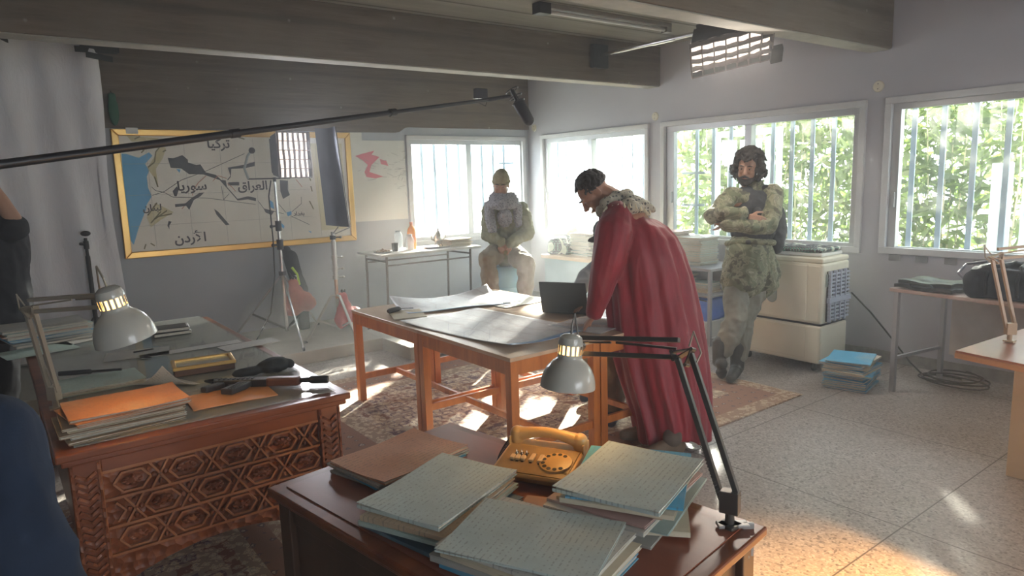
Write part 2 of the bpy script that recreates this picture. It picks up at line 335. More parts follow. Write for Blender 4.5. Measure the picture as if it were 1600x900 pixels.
mfr = mat('white_sheet_panel', (.82, .85, .86), .6); n = NT(mfr); n.bump(n.noise(n.coord(), 25, 3), .3, .01)
tr_ = n.n('BsdfTranslucent', {'Color': (.8, .85, .85)}); ms_ = n.n('MixShader', {0: .5, 1: n.b.outputs[0], 2: tr_.outputs[0]}); mfr.node_tree.links.new(ms_.outputs[0], mfr.node_tree.nodes['Material Output'].inputs['Surface'])
# slatted white sheet strips behind the right hand window, stepping down to the left
f = thing('slat_screen', 'white translucent strips standing behind the bars of the right-hand window', 'screen', (.75, -6.2, 0)); 
for i in range(8):
    y = -5.25-.22*i; b = MB(); b.box(.70, .72, y-.075, y+.075, 0, 1.62-.0*i); b.build('strip', mfr, f)
b = MB(); b.box(.725, .75, -7.0, -5.1, .2, .28); b.build('rail', mfr, f)
f = thing('open_shutter', 'pale slatted shutter panel folded outside the left half of the soldier window', 'shutter', (.6, -3.0, 0))
b = MB(); b.box(.56, .60, -2.62, -2.56, -.02, 2.05); b.box(.56, .60, -3.36, -3.31, -.02, 2.05); b.box(.56, .60, -3.31, -2.62, 1.99, 2.05); b.box(.56, .60, -3.31, -2.62, .8, .88); b.build('frame', mfr, f)
for i in range(4): MB().box(.57, .59, -2.73-.15*i-.10, -2.73-.15*i, .88, 1.95).build('slat', mfr, f)
# far pale fence behind the corner windows
f = thing('sheet_fence', 'pale corrugated fence outside the corner window behind the bearded man in the beanie', 'fence', (-1, 1.6, 0)); b = MB()
b.sheet(lambda u, v: V((-3+5*u, 1.6+.03*sin(u*150), -.02+1.7*v)), 300, 1, 0); b.build('sheeting', mfr, f); MB().box(-3, 2, 1.63, 1.67, .2, .28).build('rail', mbar, f)
# haze in the room
hz = MB().box(XL+.02, -.002, YF+.02, -.04, .002, H-.002).build('haze', mat('haze', (1, 1, 1))); tag(hz, 'thin pale smoke haze filling the room and glowing by the windows', 'haze', None, 'stuff')
hm = MATS['haze'].node_tree; hm.nodes.remove(hm.nodes['Principled BSDF']); vs_ = hm.nodes.new('ShaderNodeVolumeScatter'); vs_.inputs['Density'].default_value = .026; vs_.inputs['Anisotropy'].default_value = .35; vs_.inputs['Color'].default_value = (.97, .98, 1, 1)
hm.links.new(vs_.outputs[0], hm.nodes['Material Output'].inputs['Volume'])
# ================================================================== LARGE FURNITURE
mrug = mat('rug_wool', (.3, .2, .15), .95); n = NT(mrug); g = n.coord('Generated'); s = n.n('SeparateXYZ', {0: g}); ob = n.coord()
mx = n.m('MINIMUM', n.m('MULTIPLY', n.m('MINIMUM', s.outputs[0], n.m('SUBTRACT', 1., s.outputs[0])), 3.2), n.m('MULTIPLY', n.m('MINIMUM', s.outputs[1], n.m('SUBTRACT', 1., s.outputs[1])), 2.7))
dn = n.n('TexNoise', {'Vector': ob, 'Scale': 18., 'Detail': 3.}).outputs[1]; oc = n.n('VectorMath', {0: ob, 1: n.n('VectorMath', {0: dn, 'Scale': .05}, operation='SCALE').outputs[0]}, operation='ADD').outputs[0]
va = n.n('TexVoronoi', {'Vector': oc, 'Scale': 26.}, distance='MANHATTAN'); vb = n.n('TexVoronoi', {'Vector': oc, 'Scale': 9.}, distance='CHEBYCHEV'); vc = n.n('TexVoronoi', {'Vector': oc, 'Scale': 11., 'Randomness': .12}, distance='MANHATTAN')
fa = n.ramp(va.outputs['Distance'], [(0, (.84, .79, .64)), (.36, (.20, .19, .25)), (.46, (.74, .66, .50)), (.68, (.18, .09, .08))], True)
fb = n.ramp(vb.outputs['Distance'], [(0, (.80, .73, .58)), (.24, (.16, .16, .24)), (.33, (.80, .74, .60)), (.56, (.36, .20, .14))], True)
fc = n.ramp(vc.outputs['Distance'], [(0, (.58, .52, .42)), (.14, (.12, .11, .15)), (.30, (.56, .49, .38)), (.40, (.15, .10, .11)), (.55, (.30, .17, .12))], True)
field = n.mix(.45, fa, fb); band = n.ramp(mx, [(0, (1, 1, 1)), (.10, (0, 0, 0)), (.13, (1, 1, 1)), (.42, (0, 0, 0)), (.46, (1, 1, 1)), (.5, (0, 0, 0))], True)
isb = n.m('LESS_THAN', mx, .5); edge = n.m('LESS_THAN', mx, .12); ring = n.m('MULTIPLY', n.m('GREATER_THAN', mx, .36), n.m('LESS_THAN', mx, .5))
c = n.mix(isb, field, fc); c = n.mix(ring, c, n.mix(.5, fa, (.55, .47, .34))); c = n.mix(edge, c, n.mix(.35, (.42, .30, .20), fa)); n.col(c); n.bump(n.noise(ob, 220, 2), .5, .004)
def rug(label, x0, x1, y0, y1):
    r = thing('patterned_rug', label, 'rug', ((x0+x1)/2, (y0+y1)/2, 0)); MB().box(x0, x1, y0, y1, .0008, .012).build('pile', mrug, r)
    for xe, sg in ((x0, -1), (x1, 1)):
        b = MB(); y = y0+.004; b.box(min(xe, xe+sg*.006), max(xe, xe+sg*.006), y0, y1, .001, .006)
        while y < y1-.005: b.box(min(xe, xe+sg*.035), max(xe, xe+sg*.035), y, y+.004, .001, .005); y += .013
        b.build('fringe', noisy('rug_fringe', (.55, .47, .36), (.66, .58, .46), 20), r)
    return r
rug('large oriental rug in cream, brown and navy under the map tables', -4.46, -1.34, -4.76, -2.03)
rug('dark oriental rug in the shade under the carved desk', -6.5, -4.93, -5.28, -3.3)
# ---- four pine tables pushed together
mpine = wood('pine_varnish', (.42, .125, .022), (.60, .21, .045), .35, 5, (4, 4, .5)); mptop = wood('pine_top', (.50, .33, .20), (.62, .46, .32), .35, 3, (3, .4, 1))
def school_table(x0, y0, lab):
    w, d, h = .648, .968, .70; t = thing('school_table', lab, 'table', (x0+w/2, y0+d/2, 0), 0, 'pine tables pushed together'); g = .052
    zf = .0125
    MB().box(x0, x0+w, y0, y0+d, h-.022, h).build('tabletop', mptop, t, bevel=.003)
    b = MB(); a = .008
    for q in (y0+a, y0+d-a-.022): b.box(x0+g, x0+w-g, q, q+.022, h-.10, h-.022)
    for q in (x0+a, x0+w-a-.022): b.box(q, q+.022, y0+g, y0+d-g, h-.10, h-.022)
    b.build('apron', mpine, t, bevel=.002)
    for ax in (x0+.003, x0+w-.003-g):
        for ay in (y0+.003, y0+d-.003-g): MB().box(ax, ax+g, ay, ay+g, zf, h-.022).build('leg', mpine, t, bevel=.004)
    for ay in (y0+.018, y0+d-.018-.022): MB().box(x0+g, x0+w-g, ay, ay+.022, .17, .215).build('stretcher', mpine, t, bevel=.002)
    MB().box(x0+w/2-.011, x0+w/2+.011, y0+.04, y0+d-.04, .172, .21).build('long_stretcher', mpine, t, bevel=.002); return t
school_table(-3.82, -3.61, 'pine table at the corner of the map table block nearest the tripod light')
school_table(-3.82, -4.58, 'pine table of the map table block nearest the wooden desk with the telephone')
school_table(-3.17, -3.61, 'pine table at the far corner of the map table block, under the open map')
school_table(-3.17, -4.58, 'pine table carrying the laptop beside the person in the red cloak')
# ---- carved desk
mwal = wood('walnut_varnish', (.15, .040, .014), (.30, .085, .03), .28, 2.2, (1, 5, 5)); mcar = wood('carved_walnut', (.20, .055, .022), (.34, .11, .045), .38, 7, (1, 2, 2)); mcarl = wood('carved_ridge', (.36, .14, .06), (.48, .20, .085), .35, 7, (1, 2, 2))
n = NT(mcar); vv = n.n('TexVoronoi', {'Vector': n.coord(), 'Scale': 30.}); n.bump(vv.outputs['Distance'], .9, .02)
DX0, DX1, DY0, DY1, DZ = -5.80, -4.765, -4.735, -2.43, .76
t = thing('carved_desk', 'long dark wooden desk with a carved lattice end panel and a glass top', 'desk', ((DX0+DX1)/2, (DY0+DY1)/2, 0))
b = MB(); b.box(DX0, DX1, DY0, DY1, DZ-.028, DZ); b.box(DX0+.015, DX1-.015, DY0+.015, DY1-.015, DZ-.05, DZ-.028); b.build('desktop', mwal, t, bevel=.006)
fx0, fx1, fy = DX0+.035, DX1-.035, DY0+.04
def zp(z0, z1): return z0, z1
for ax in (fx0, fx1-.095):
    for ay in (fy, DY1-.14):
        p_ = MB().box(ax, ax+.095, ay, ay+.095, .0125, DZ-.05).build('leg', mwal, t, bevel=.004)
        b = MB()
        if ay == fy:
            for k in range(22):
                z = .10+k*.026
                for sg in (-1, 1): b.bar((ax+.0475, ay-.004, z), (ax+.0475+sg*.030, ay-.004, z+.022), .010, .010, V((0, 1, 0)))
            b.bar((ax+.008, ay-.003, .08), (ax+.008, ay-.003, .70), .006, .008); b.bar((ax+.087, ay-.003, .08), (ax+.087, ay-.003, .70), .006, .008)
            b.build('leaf_carving', mcar, p_)
b = MB()   # end panel with arched lower edge
x0, x1 = fx0+.095, fx1-.095; pts = [(x0, DZ-.05), (x0, .20)]+[(x0+(x1-x0)*i/14, .20+.10*sin(pi*i/14)**.7) for i in range(1, 14)]+[(x1, .20), (x1, DZ-.05)]
XZ = Matrix(((1, 0, 0, 0), (0, 0, 1, 0), (0, 1, 0, 0), (0, 0, 0, 1)))
b.prism(pts, fy+.018, fy+.04, XZ); pn = b.build('end_panel', mcar, t, bevel=.002)
MB().box(x0, x1, fy+.006, fy+.02, .655, DZ-.05).build('top_rail', mwal, pn, bevel=.003); 
b = MB(); zb, zt = .345, .655; rows = 3; rh = (zt-zb)/rows; cw = .178; r = mcarl
def ridge(p, q, w=.007): b.bar((p[0], fy+.012, p[1]), (q[0], fy+.012, q[1]), .014, w, V((0, 0, 1)) if abs(q[0]-p[0]) > abs(q[1]-p[1]) else V((1, 0, 0)))
for j in range(rows+1): ridge((x0, zb+j*rh), (x1, zb+j*rh), .009)
for j in range(rows):
    z0 = zb+j*rh+.004; z1 = z0+rh-.008; zc = (z0+z1)/2; off = (j % 2)*cw/2
    i = -1
    while x0+i*cw+off < x1:
        xa = x0+i*cw+off; P = [(xa+.03, zc), (xa+.058, z1-.012), (xa+.12, z1-.012), (xa+.148, zc), (xa+.12, z0+.012), (xa+.058, z0+.012)]
        for k in range(6):
            p, q = P[k], P[(k+1) % 6]
            if x0 < p[0] < x1 and x0 < q[0] < x1: ridge(p, q)
        for (p, q) in (((xa+.148, z0), (xa+.208, z1)), ((xa+.148, z1), (xa+.208, z0))):
            if x0 < p[0] < x1 and x0 < q[0] < x1: ridge(p, q)
        i += 1
b.build('lattice_ridges', r, pn)
b = MB()
for j in range(rows):
    zc = zb+(j+.5)*rh; off = (j % 2)*cw/2; i = -1
    while x0+i*cw+off < x1-.09:
        xc = x0+i*cw+off+.089
        if xc > x0+.04:
            b.ell((xc, fy+.016, zc), (.035, .010, .020), n=12, h=6)
            for k in range(8): b.ell((xc+.026*cos(k*pi/4), fy+.010, zc+.013*sin(k*pi/4)), (.009, .008, .006), n=8, h=5)
        xq = x0+i*cw+off+.178
        if x0+.02 < xq < x1-.02:
            for k in range(4): b.ell((xq+.02*cos(k*pi/2), fy+.012, zc+.03*sin(k*pi/2)), (.008, .007, .010), n=8, h=5)
        i += 1
b.build('carved_rosettes', mcar, pn, smooth=True)
for q in (fx0+.02, fx1-.04): MB().box(q, q+.02, fy+.095, DY1-.14, .25, DZ-.05).build('side_panel', mwal, t)
mgt = mat('desk_glass', (.5, .55, .52), .03, alpha=.35); mgt.node_tree.nodes['Principled BSDF'].inputs['Specular IOR Level'].default_value = .9
mpap = noisy('map_paper_grey', (.46, .46, .42), (.56, .56, .51), 9, .5, bump=.02)
ms = MB().box(DX0+.10, DX1-.05, -4.25, DY1+.03, DZ+.0005, DZ+.0025).build('plan_sheet', mpap); tag(ms, 'large grey plan sheet lying under the glass of the carved desk', 'paper')
g_ = MB().box(DX0+.06, DX1-.045, DY0+.05, DY1+.02, DZ+.003, DZ+.008).build('glass_sheet', mgt); tag(g_, 'clear reflective glass sheet covering the carved desk', 'glass top')
GZ = DZ+.0085
# ---- desk with the telephone
FU = V((.988, .156, 0)); FC = V((-4.90, -5.95, 0)); FA = atan2(.156, .988)
t = thing('wooden_desk', 'reddish brown wooden desk in the foreground carrying the telephone', 'desk', FC, FA)
mred = wood('red_desk_top', (.23, .065, .035), (.32, .105, .06), .3, 2, (4, .8, 1)); mdk = wood('dark_desk_wood', (.07, .035, .02), (.12, .06, .035), .4, 3, (1, 1, .3))
b = MB(); b.box(-.35, .35, -.583, .583, .735, .76); b.box(-.335, .335, -.568, .568, .715, .735); b.build('desktop', mwal, t, local=True, bevel=.006)
MB().box(-.31, .31, -.54, .54, .7603, .763).build('leather_inset', mred, t, local=True)
for sx in (-1, 1):
    for sy in (-1, 1): MB().box(sx*.30-.03, sx*.30+.03, sy*.53-.03, sy*.53+.03, .001, .715).build('leg', mdk, t, local=True, bevel=.004)
for sx in (-1, 1):
    b = MB(); b.box(sx*.30-.012, sx*.30+.012, -.5, .5, .38, .715); b.box(sx*.305-.014, sx*.305+.014, -.5, .5, .34, .38); b.box(sx*.305-.014, sx*.305+.014, -.5, .5, .665, .715); b.build('side_panel', mdk, t, local=True, bevel=.003)
b = MB(); b.box(-.27, .27, .52, .54, .34, .715); b.build('end_panel', mdk, t, local=True); MB().box(-.27, .27, -.54, -.52, .34, .715).build('end_panel', mdk, t, local=True)
def FL(x, y, z=.7632):   # desk-top point of the telephone desk (pixel free: world xy)
    return V((x, y, z))
# ---- tea table on the platform
mmet = mat('brown_metal', (.12, .10, .09), .45, .6); mlam = noisy('grey_laminate', (.42, .40, .38), (.50, .47, .44), 5, .35)
t = thing('steel_legged_table', 'narrow grey table with thin steel legs under the corner window, holding the tea tray', 'table', (-2.05, -.58, .12))
MB().box(-2.68, -1.42, -.88, -.30, .855, .88).build('tabletop', mlam, t, bevel=.004)
for (x, sx) in ((-2.60, 1), (-1.55, 1)):
    for y in (-.84, -.36): MB().tube((x, y, .855), (x-.02*sx, y, .121), .013).build('leg', mmet, t)
    MB().tube((x, -.84, .80), (x, -.36, .80), .010).build('cross_bar', mmet, t)
MB().tube((-2.60, -.84, .76), (-1.55, -.84, .76), .009).build('long_bar', mmet, t); MB().tube((-2.60, -.36, .76), (-1.55, -.36, .76), .009).build('long_bar', mmet, t)
# ---- bench desk under window 2 and shelf table under window 3
mbl = noisy('pale_blue_panel', (.32, .40, .42), (.38, .46, .48), 4, .5); mwt = wood('light_wood_top', (.55, .38, .24), (.66, .48, .32), .4, 3)
t = thing('panelled_desk', 'pale blue panelled desk with wooden top under the window right of the corner', 'desk', (-.45, -1.55, 0))
MB().box(-.78, -.07, -2.26, -1.16, .70, .74).build('desktop', mwt, t, bevel=.004)
MB().box(-.74, -.72, -2.22, -1.18, .002, .70).build('front_panel', mbl, t); MB().box(-.72, -.10, -1.20, -1.18, .002, .70).build('side_panel', mbl, t); MB().box(-.72, -.10, -2.22, -2.20, .002, .70).build('side_panel', mbl, t)
t = thing('shelf_table', 'low grey metal shelf table behind the red cloak, loaded with paper files', 'table', (-.35, -2.95, 0)); mgm = mat('grey_metal', (.34, .34, .36), .5, .4)
MB().box(-.62, -.06, -3.42, -2.50, .71, .735).build('tabletop', mgm, t, bevel=.002); MB().box(-.60, -.08, -3.40, -2.52, .46, .475).build('shelf', mgm, t)
for x in (-.60, -.08):
    for y in (-3.40, -2.52): MB().box(x-.015, x+.015, y-.015, y+.015, .002, .71).build('leg', mgm, t)
MB().box(-.595, -.085, -3.37, -2.56, .045, .055).build('lower_shelf', mgm, t)
# ---- evaporative cooler
mcr = noisy('cream_plastic', (.66, .62, .49), (.72, .68, .55), 3, .42, bump=0); mwp = mat('white_plastic', (.68, .69, .66), .4); mgp = mat('grey_green_plastic', (.30, .36, .33), .5); mlv = mat('louvre_grey', (.34, .37, .45), .5); mdark = mat('dark_gap', (.03, .03, .03), .7)
t = thing('air_cooler', 'big cream plastic air cooler on castors with a grey side grille', 'cooler', (-.54, -4.19, 0)); cx0, cx1, cy0, cy1 = -.74, -.33, -4.56, -3.80
MB().box(cx0, cx1, cy0, cy1, .075, .385).build('water_tank', mcr, t, bevel=.02, seg=3); MB().box(cx0+.012, cx1-.012, cy0+.012, cy1-.012, .385, .40).build('gap_strip', mdark, t)
MB().box(cx0, cx1, cy0, cy1, .40, .885).build('body', mcr, t, bevel=.02, seg=3)
MB().box(cx0+.004, cx1-.004, cy0+.004, cy1-.004, .885, .925).build('top_cover', mcr, t, bevel=.012, seg=3); MB().box(cx0+.09, cx1, cy0+.06, cy1-.04, .925, .955).build('lid', mwp, t, bevel=.01)
b = MB(); b.box(cx0-.006, cx0+.01, cy0+.13, cy1-.06, .42, .865); fp_ = b.build('front_panel', mcr, t, bevel=.006); b = MB(); b.box(cx0-.006, cx0+.01, cy0+.02, cy0+.12, .42, .865); b.build('front_panel', mcr, t, bevel=.006)
b = MB(); pr_ = [(.045*cos(a), -.12+.045*sin(a)) for a in [pi+pi*i/10 for i in range(11)]]+[(.045*cos(a), .12+.045*sin(a)) for a in [pi*i/10 for i in range(11)]]
b.prism(pr_, -.010, 0, Matrix(((0, 0, 1, cx0-.004), (1, 0, 0, -4.13), (0, 1, 0, .70), (0, 0, 0, 1)))); b.build('handle_recess', mgp, fp_, bevel=.003)
MB().box(cx0-.006, cx0+.01, cy0+.13, cy1-.06, .11, .37).build('tank_panel', mcr, t, bevel=.006)
b = MB(); b.box(cx0+.06, cx1-.04, cy0-.014, cy0-.002, .42, .82); b.build('side_grille', mdark, t); gr = [o for o in t.children if o.name.startswith('side_grille')][0]
b = MB()
for i in range(13): z = .43+.03*i; b.box(cx0+.06, cx1-.04, cy0-.030, cy0-.014, z, z+.013)
for i in range(4): x = cx0+.065+.075*i; b.box(x, x+.018, cy0-.036, cy0-.012, .415, .825)
b.box(cx0+.05, cx1-.03, cy0-.038, cy0-.012, .57, .61); b.build('louvres', mlv, gr, bevel=.002)
MB().box(cx0+.045, cx0+.058, cy0-.012, cy0-.001, .70, .80).build('catch', mgp, t)
for x in (cx0+.06, cx1-.06):
    for y in (cy0+.08, cy1-.08): w_ = MB().lathe([(0, -.012), (.028, -.012), (.032, 0), (.028, .012), (0, .012)], 14, Matrix.Translation((x, y, .034)) @ Matrix.Rotation(pi/2, 4, 'X')).build('castor', mdark, t); MB().box(x-.014, x+.014, y-.016, y+.016, .05, .076).build('castor_fork', mdark, w_)
# ---- metal table at the right with bags
ra = radians(-9); t = thing('metal_table', 'worn table with square steel legs and a pinkish top, under the right-hand window', 'table', (-.56, -5.95, 0), ra)
mtt = wood('pinkish_top', (.36, .24, .20), (.46, .32, .27), .35, 4, (.5, 4, 1)); 
def RT(x, y): return x, y
MB().box(-.36, .27, -.86, .82, .735, .76).build('tabletop', mtt, t, local=True, bevel=.004)
for x in (-.34, .24):
    for y in (-.80, .77): MB().box(x-.016, x+.016, y-.016, y+.016, .002, .735).build('leg', mgm, t, local=True)
for y in (-.80, .77): MB().box(-.32, .22, y-.01, y+.01, .24, .262).build('cross_bar', mgm, t, local=True)
bb = MB().box(.255, .262, -.74, .72, .20, .72); bb.build('back_board', noisy('worn_board', (.42, .36, .32), (.52, .46, .42), 4, .6), t, local=True)
# ---- desk at the right edge
t = thing('laminate_desk', 'desk corner with a beige modesty panel at the right edge, holding a beige lamp', 'desk', (-2.0, -6.7, 0)); mor = wood('orange_edge', (.45, .22, .10), (.55, .29, .14), .4, 4); mbg = noisy('beige_panel', (.55, .40, .24), (.62, .46, .29), 3, .5, bump=0)
b = MB(); b.prism([(-2.37, -6.10), (-1.55, -6.16), (-1.62, -7.30), (-2.60, -7.25)], .752, .762); b.build('desktop', wood('red_laminate', (.30, .10, .06), (.38, .15, .09), .3, 3), t, bevel=.002)
b = MB(); b.prism([(-2.372, -6.098), (-1.548, -6.158), (-1.618, -7.302), (-2.602, -7.252)], .725, .752); b.build('edge_band', mor, t, bevel=.003)
MB().box(-1.80, -1.775, -7.25, -6.17, .002, .725).build('modesty_panel', mbg, t, bevel=.003); MB().box(-2.4, -1.8, -7.25, -7.225, .002, .725).build('side_panel', mbg, t)
# ================================================================== SMALLER THINGS
def zat(x, y, py):
    k = (450-py)/FPX; d = V((x, y, 0))-CAM; return (k*d.dot(CF)-d.dot(CU))/(CU.z-k*CF.z)
ORD = 'top second third fourth fifth sixth seventh eighth ninth tenth eleventh twelfth thirteenth fourteenth fifteenth sixteenth seventeenth eighteenth'.split()
def paper(nm, c, lines=False):
    if nm in MATS: return MATS[nm]
    m = mat(nm, c, .75); n = NT(m); co = n.coord(); f = n.noise(co, 7, 5); d = tuple(x*.82 for x in c)
    k = n.ramp(f, [(.3, d), (.65, c)]); k = n.mix(n.ramp(n.noise(co, 3.2, 3), [(.52, (0, 0, 0)), (.72, (.5, .5, .5))]), k, (.52, .47, .36))
    if lines:
        w = n.n('TexWave', {'Vector': co, 'Scale': 21., 'Distortion': 1.0, 'Detail': 3., 'Detail Scale': 2.}, bands_direction='Y').outputs[1]
        g = n.m('MULTIPLY', n.noise(n.map(co, (60, 12, 1)), 2.2, 2), n.m('ADD', .72, n.m('MULTIPLY', n.noise(co, 6, 2), .6))); k = n.mix(n.m('MULTIPLY', n.m('MULTIPLY', n.m('GREATER_THAN', w, .86), n.m('GREATER_THAN', g, .54)), .38), k, (.12, .13, .14))
    n.col(k); n.bump(f, .15, .004); return m
PCOL = {'blue': (.58, .67, .65), 'teal': (.44, .57, .54), 'grey': (.46, .46, .43), 'orange': (.62, .27, .12), 'tan': (.55, .42, .29), 'white': (.66, .65, .61), 'bright blue': (.10, .42, .66), 'pink': (.60, .40, .36), 'dark blue': (.10, .18, .25), 'cream': (.74, .66, .50), 'salmon': (.66, .36, .24)}
mpage = noisy('page_edges', (.50, .45, .36), (.70, .66, .56), 60, .8, stretch=(1, 1, 8), bump=.4)
def folder(c, rot, L, Wd, th, colr, label, group, far=False, lines=True, curl=0.):
    t = thing('paper_folder', label, 'folder', c, rot, group); m = paper(('ruled_' if lines else 'plain_')+colr.replace(' ', '_')+'_card', PCOL[colr], lines); ct = .0016
    rnd = random.random
    def top(u, v): return V((-L/2+L*u, -Wd/2+Wd*v, th+curl*((2*u-1)**2*(2*v-1)**2)+.0015*sin(u*7+v*5+rot*9)))
    if far:
        b = MB(); b.box(-L/2+.006, L/2-.004, -Wd/2+.005, Wd/2-.005, 0, th-ct); b.cur = 1; b.box(-L/2, L/2, -Wd/2, Wd/2, th-ct, th); b.box(-L/2, L/2, -Wd/2, Wd/2, 0, ct)
        me = b.build('pages', [mpage, m], t, local=True); return t
    b = MB(); b.box(-L/2+rnd()*.003, L/2, -Wd/2, Wd/2, 0, ct); b.sheet(top, 8, 8, ct); b.box(-L/2, -L/2+ct, -Wd/2, Wd/2, ct, th-ct*.8); b.build('cover', m, t, local=True)
    n_ = max(1, int(th/.003)); b = MB()
    for i in range(n_):
        z0 = ct+(th-2*ct)*i/n_; j = lambda: (rnd()-.5)*.010; b.box(-L/2+.004, L/2-.006+j(), -Wd/2+.006+j(), Wd/2-.006+j(), z0, z0+(th-2*ct)/n_*.9)
    b.build('pages', mpage, t, local=True); return t
def stack(c, rot, L, Wd, n_, cols, where, group, th=.008, jit=.008, jr=.05, far=False, thj=.4, curl=.004, seed=1, bright=None):
    random.seed(seed); z = c[2]; out = []
    ths = [th*(1+(random.random()-.5)*2*thj) for _ in range(n_)]
    for i in range(n_):
        k = n_-1-i; cl = cols[min(k, len(cols)-1)] if k < len(cols) and not far else random.choice(cols)
        p = V((c[0]+random.gauss(0, jit), c[1]+random.gauss(0, jit), z)); pos = 'topmost' if k == 0 else ('bottom' if i == 0 else ORD[k]+' from the top'); f_ = lambda q: cl
        out.append(folder(p, rot+random.gauss(0, jr), L*random.uniform(.97, 1.03), Wd*random.uniform(.97, 1.02), ths[i], cl, '%s paper file, %s %s' % (cl, pos, where), group, far, lines=(k < 2), curl=curl if k == 0 else 0)); z += ths[i]+.0012+(curl*.0 if k else 0)
    return z
# --- telephone desk stacks
TZ = .7642
stack((-4.965, -5.54, TZ), radians(11), .335, .255, 4, ['salmon', 'grey', 'bright blue', 'grey'], 'in the orange-topped stack on the telephone desk', 'files in the orange-topped stack', .009, seed=4, jit=.004)
stack((-5.035, -5.90, TZ), radians(20), .345, .25, 5, ['blue', 'tan', 'teal', 'teal', 'dark blue'], 'in the stack with the clipped photo', 'files in the stack with the clipped photo', .0095, seed=5, jit=.009)
stack((-4.99, -6.235, TZ), radians(17), .265, .36, 5, ['blue', 'white', 'cream', 'grey', 'bright blue'], 'in the nearest stack at the picture bottom', 'files in the nearest stack', .011, seed=6, jit=.011, jr=.07)
stack((-4.635, -6.185, TZ), radians(24), .345, .275, 9, ['blue', 'bright blue', 'cream', 'tan', 'pink', 'white', 'teal', 'cream', 'grey'], 'in the big stack beside the desk lamp', 'files in the big stack beside the lamp', .0095, seed=8, jit=.013, jr=.10)
ph_ = thing('clipped_photo', 'small dark portrait photo clipped to the blue file on the telephone desk', 'photo', (-4.905, -5.775, TZ+.0578), radians(20)); MB().box(-.02, .02, -.025, .025, 0, .0015).build('print', mat('photo_print', (.30, .20, .17), .4), ph_, local=True)
b = MB(); b.ell((0, .004, .0016), (.010, .012, .001)); b.ell((0, -.016, .0016), (.015, .008, .001)); b.build('portrait', mat('photo_dark', (.06, .04, .04), .4), ph_, local=True)
pk = thing('pink_note', 'loose pale pink paper between the telephone and the big stack', 'paper', (-4.83, -6.03, TZ), radians(35)); MB().sheet(lambda u, v: V((.11*u-.055, .08*v-.04, .001+.002*sin(u*3))), 4, 4, .0006).build('sheet', paper('plain_pink_card', PCOL['pink']), pk, local=True)
# --- telephone
mtel = noisy('ochre_plastic', (.62, .36, .12), (.68, .41, .15), 6, .32, bump=0); mteld = noisy('worn_telephone_face', (.34, .21, .09), (.44, .28, .12), 18, .4, bump=0); mbut = mat('cream_button', (.72, .50, .26), .4); mblk = mat('black_rubber', (.02, .02, .022), .5)
t = thing('rotary_telephone', 'ochre rotary telephone with five sliding keys on the foreground desk', 'telephone', (-4.695, -5.885, TZ), radians(-61))
w2, d2 = .118, .098
def prof(y, z): return y, z
YZ = Matrix(((0, 0, 1, 0), (1, 0, 0, 0), (0, 1, 0, 0), (0, 0, 0, 1)))
b = MB(); b.prism([(-d2+.03, .001), (-d2, .030), (-d2+.006, .036), (d2-.045, .064), (d2, .066), (d2, .030), (d2-.02, .001)], -w2, w2, YZ); b.build('body', mtel, t, local=True, bevel=.008, seg=3)
sl = atan2(.028, .139); Mf = Matrix.Translation((0, -d2+.006, .0372)) @ Matrix.Rotation(sl, 4, 'X')
MB().box(-w2+.010, w2-.010, .004, .138, -.002, .0010, Mf).build('face_plate', mteld, t, local=True, bevel=.0008)
dc = Mf @ Matrix.Translation((w2-.060, .068, .0012)); b = MB(); b.lathe([(0, .007), (.026, .0068), (.046, .005), (.048, 0)], 36, dc); dl = b.build('dial', mtel, t, local=True, smooth='auto')
for k in range(10):
    a = radians(60+k*28); b = MB(); b.lathe([(0, .0008), (.0062, .0008), (.0062, 0)], 12, dc @ Matrix.Translation((.036*cos(a), .036*sin(a), .0058))); b.build('finger_hole', mdark, dl, local=True)
MB().bar(dc @ V((.030, -.033, .004)), dc @ V((.046, -.030, .012)), .005, .003).build('finger_stop', mbut, t, local=True, bevel=.001)
for (x, k) in ((-.072, 0), (-.056, 0), (-.040, 0), (-.014, 1), (.012, 1)):
    MB().box(x-.004, x+.004, .052, .100, .0005, .0016, Mf).build('key_slot', mdark, t, local=True); kb = MB().box(x-.0068, x+.0068, .056, .076 if not k else .090, .001, .011, Mf).build('sliding_key', mbut, t, local=True, bevel=.003)
    if not k: MB().path([Mf @ V((x-.004, .09, .001)), Mf @ V((x, .094, .012)), Mf @ V((x+.004, .09, .001))], .0008, 5).build('wire_loop', mat('chrome', (.75, .75, .75), .2, 1.), t, local=True)
b = MB()
hs = [V((-w2+.012+i*(2*w2-.024)/12, d2-.026, .083+.018*sin(pi*i/12))) for i in range(13)]; b.path(hs, [.021, .021, .019, .017, .016, .016, .016, .016, .016, .017, .019, .021, .021], 14); b.cap((-w2+.018, d2-.028, .072), (-w2+.018, d2-.028, .090), .022); b.cap((w2-.018, d2-.028, .072), (w2-.018, d2-.028, .090), .022)
blob(b, 'handset', mtel, None, .003, 3).parent = t
MB().box(-w2, -w2+.006, d2-.055, d2, .055, .085).build('cradle_cheek', mtel, t, local=True, bevel=.002); MB().box(w2-.006, w2, d2-.055, d2, .055, .085).build('cradle_cheek', mtel, t, local=True, bevel=.002)
pts = []
for i in range(160): a = i*.9; s_ = i/159; pts.append(V((-w2-.012-.012*sin(s_*3)+.005*cos(a), d2-.02-.10*s_*.9+.0, .055-.05*min(1, s_*1.4)+.005*sin(a)+.004)))
MB().path(pts, .0017, 5).build('coiled_cord', mblk, t, local=True)
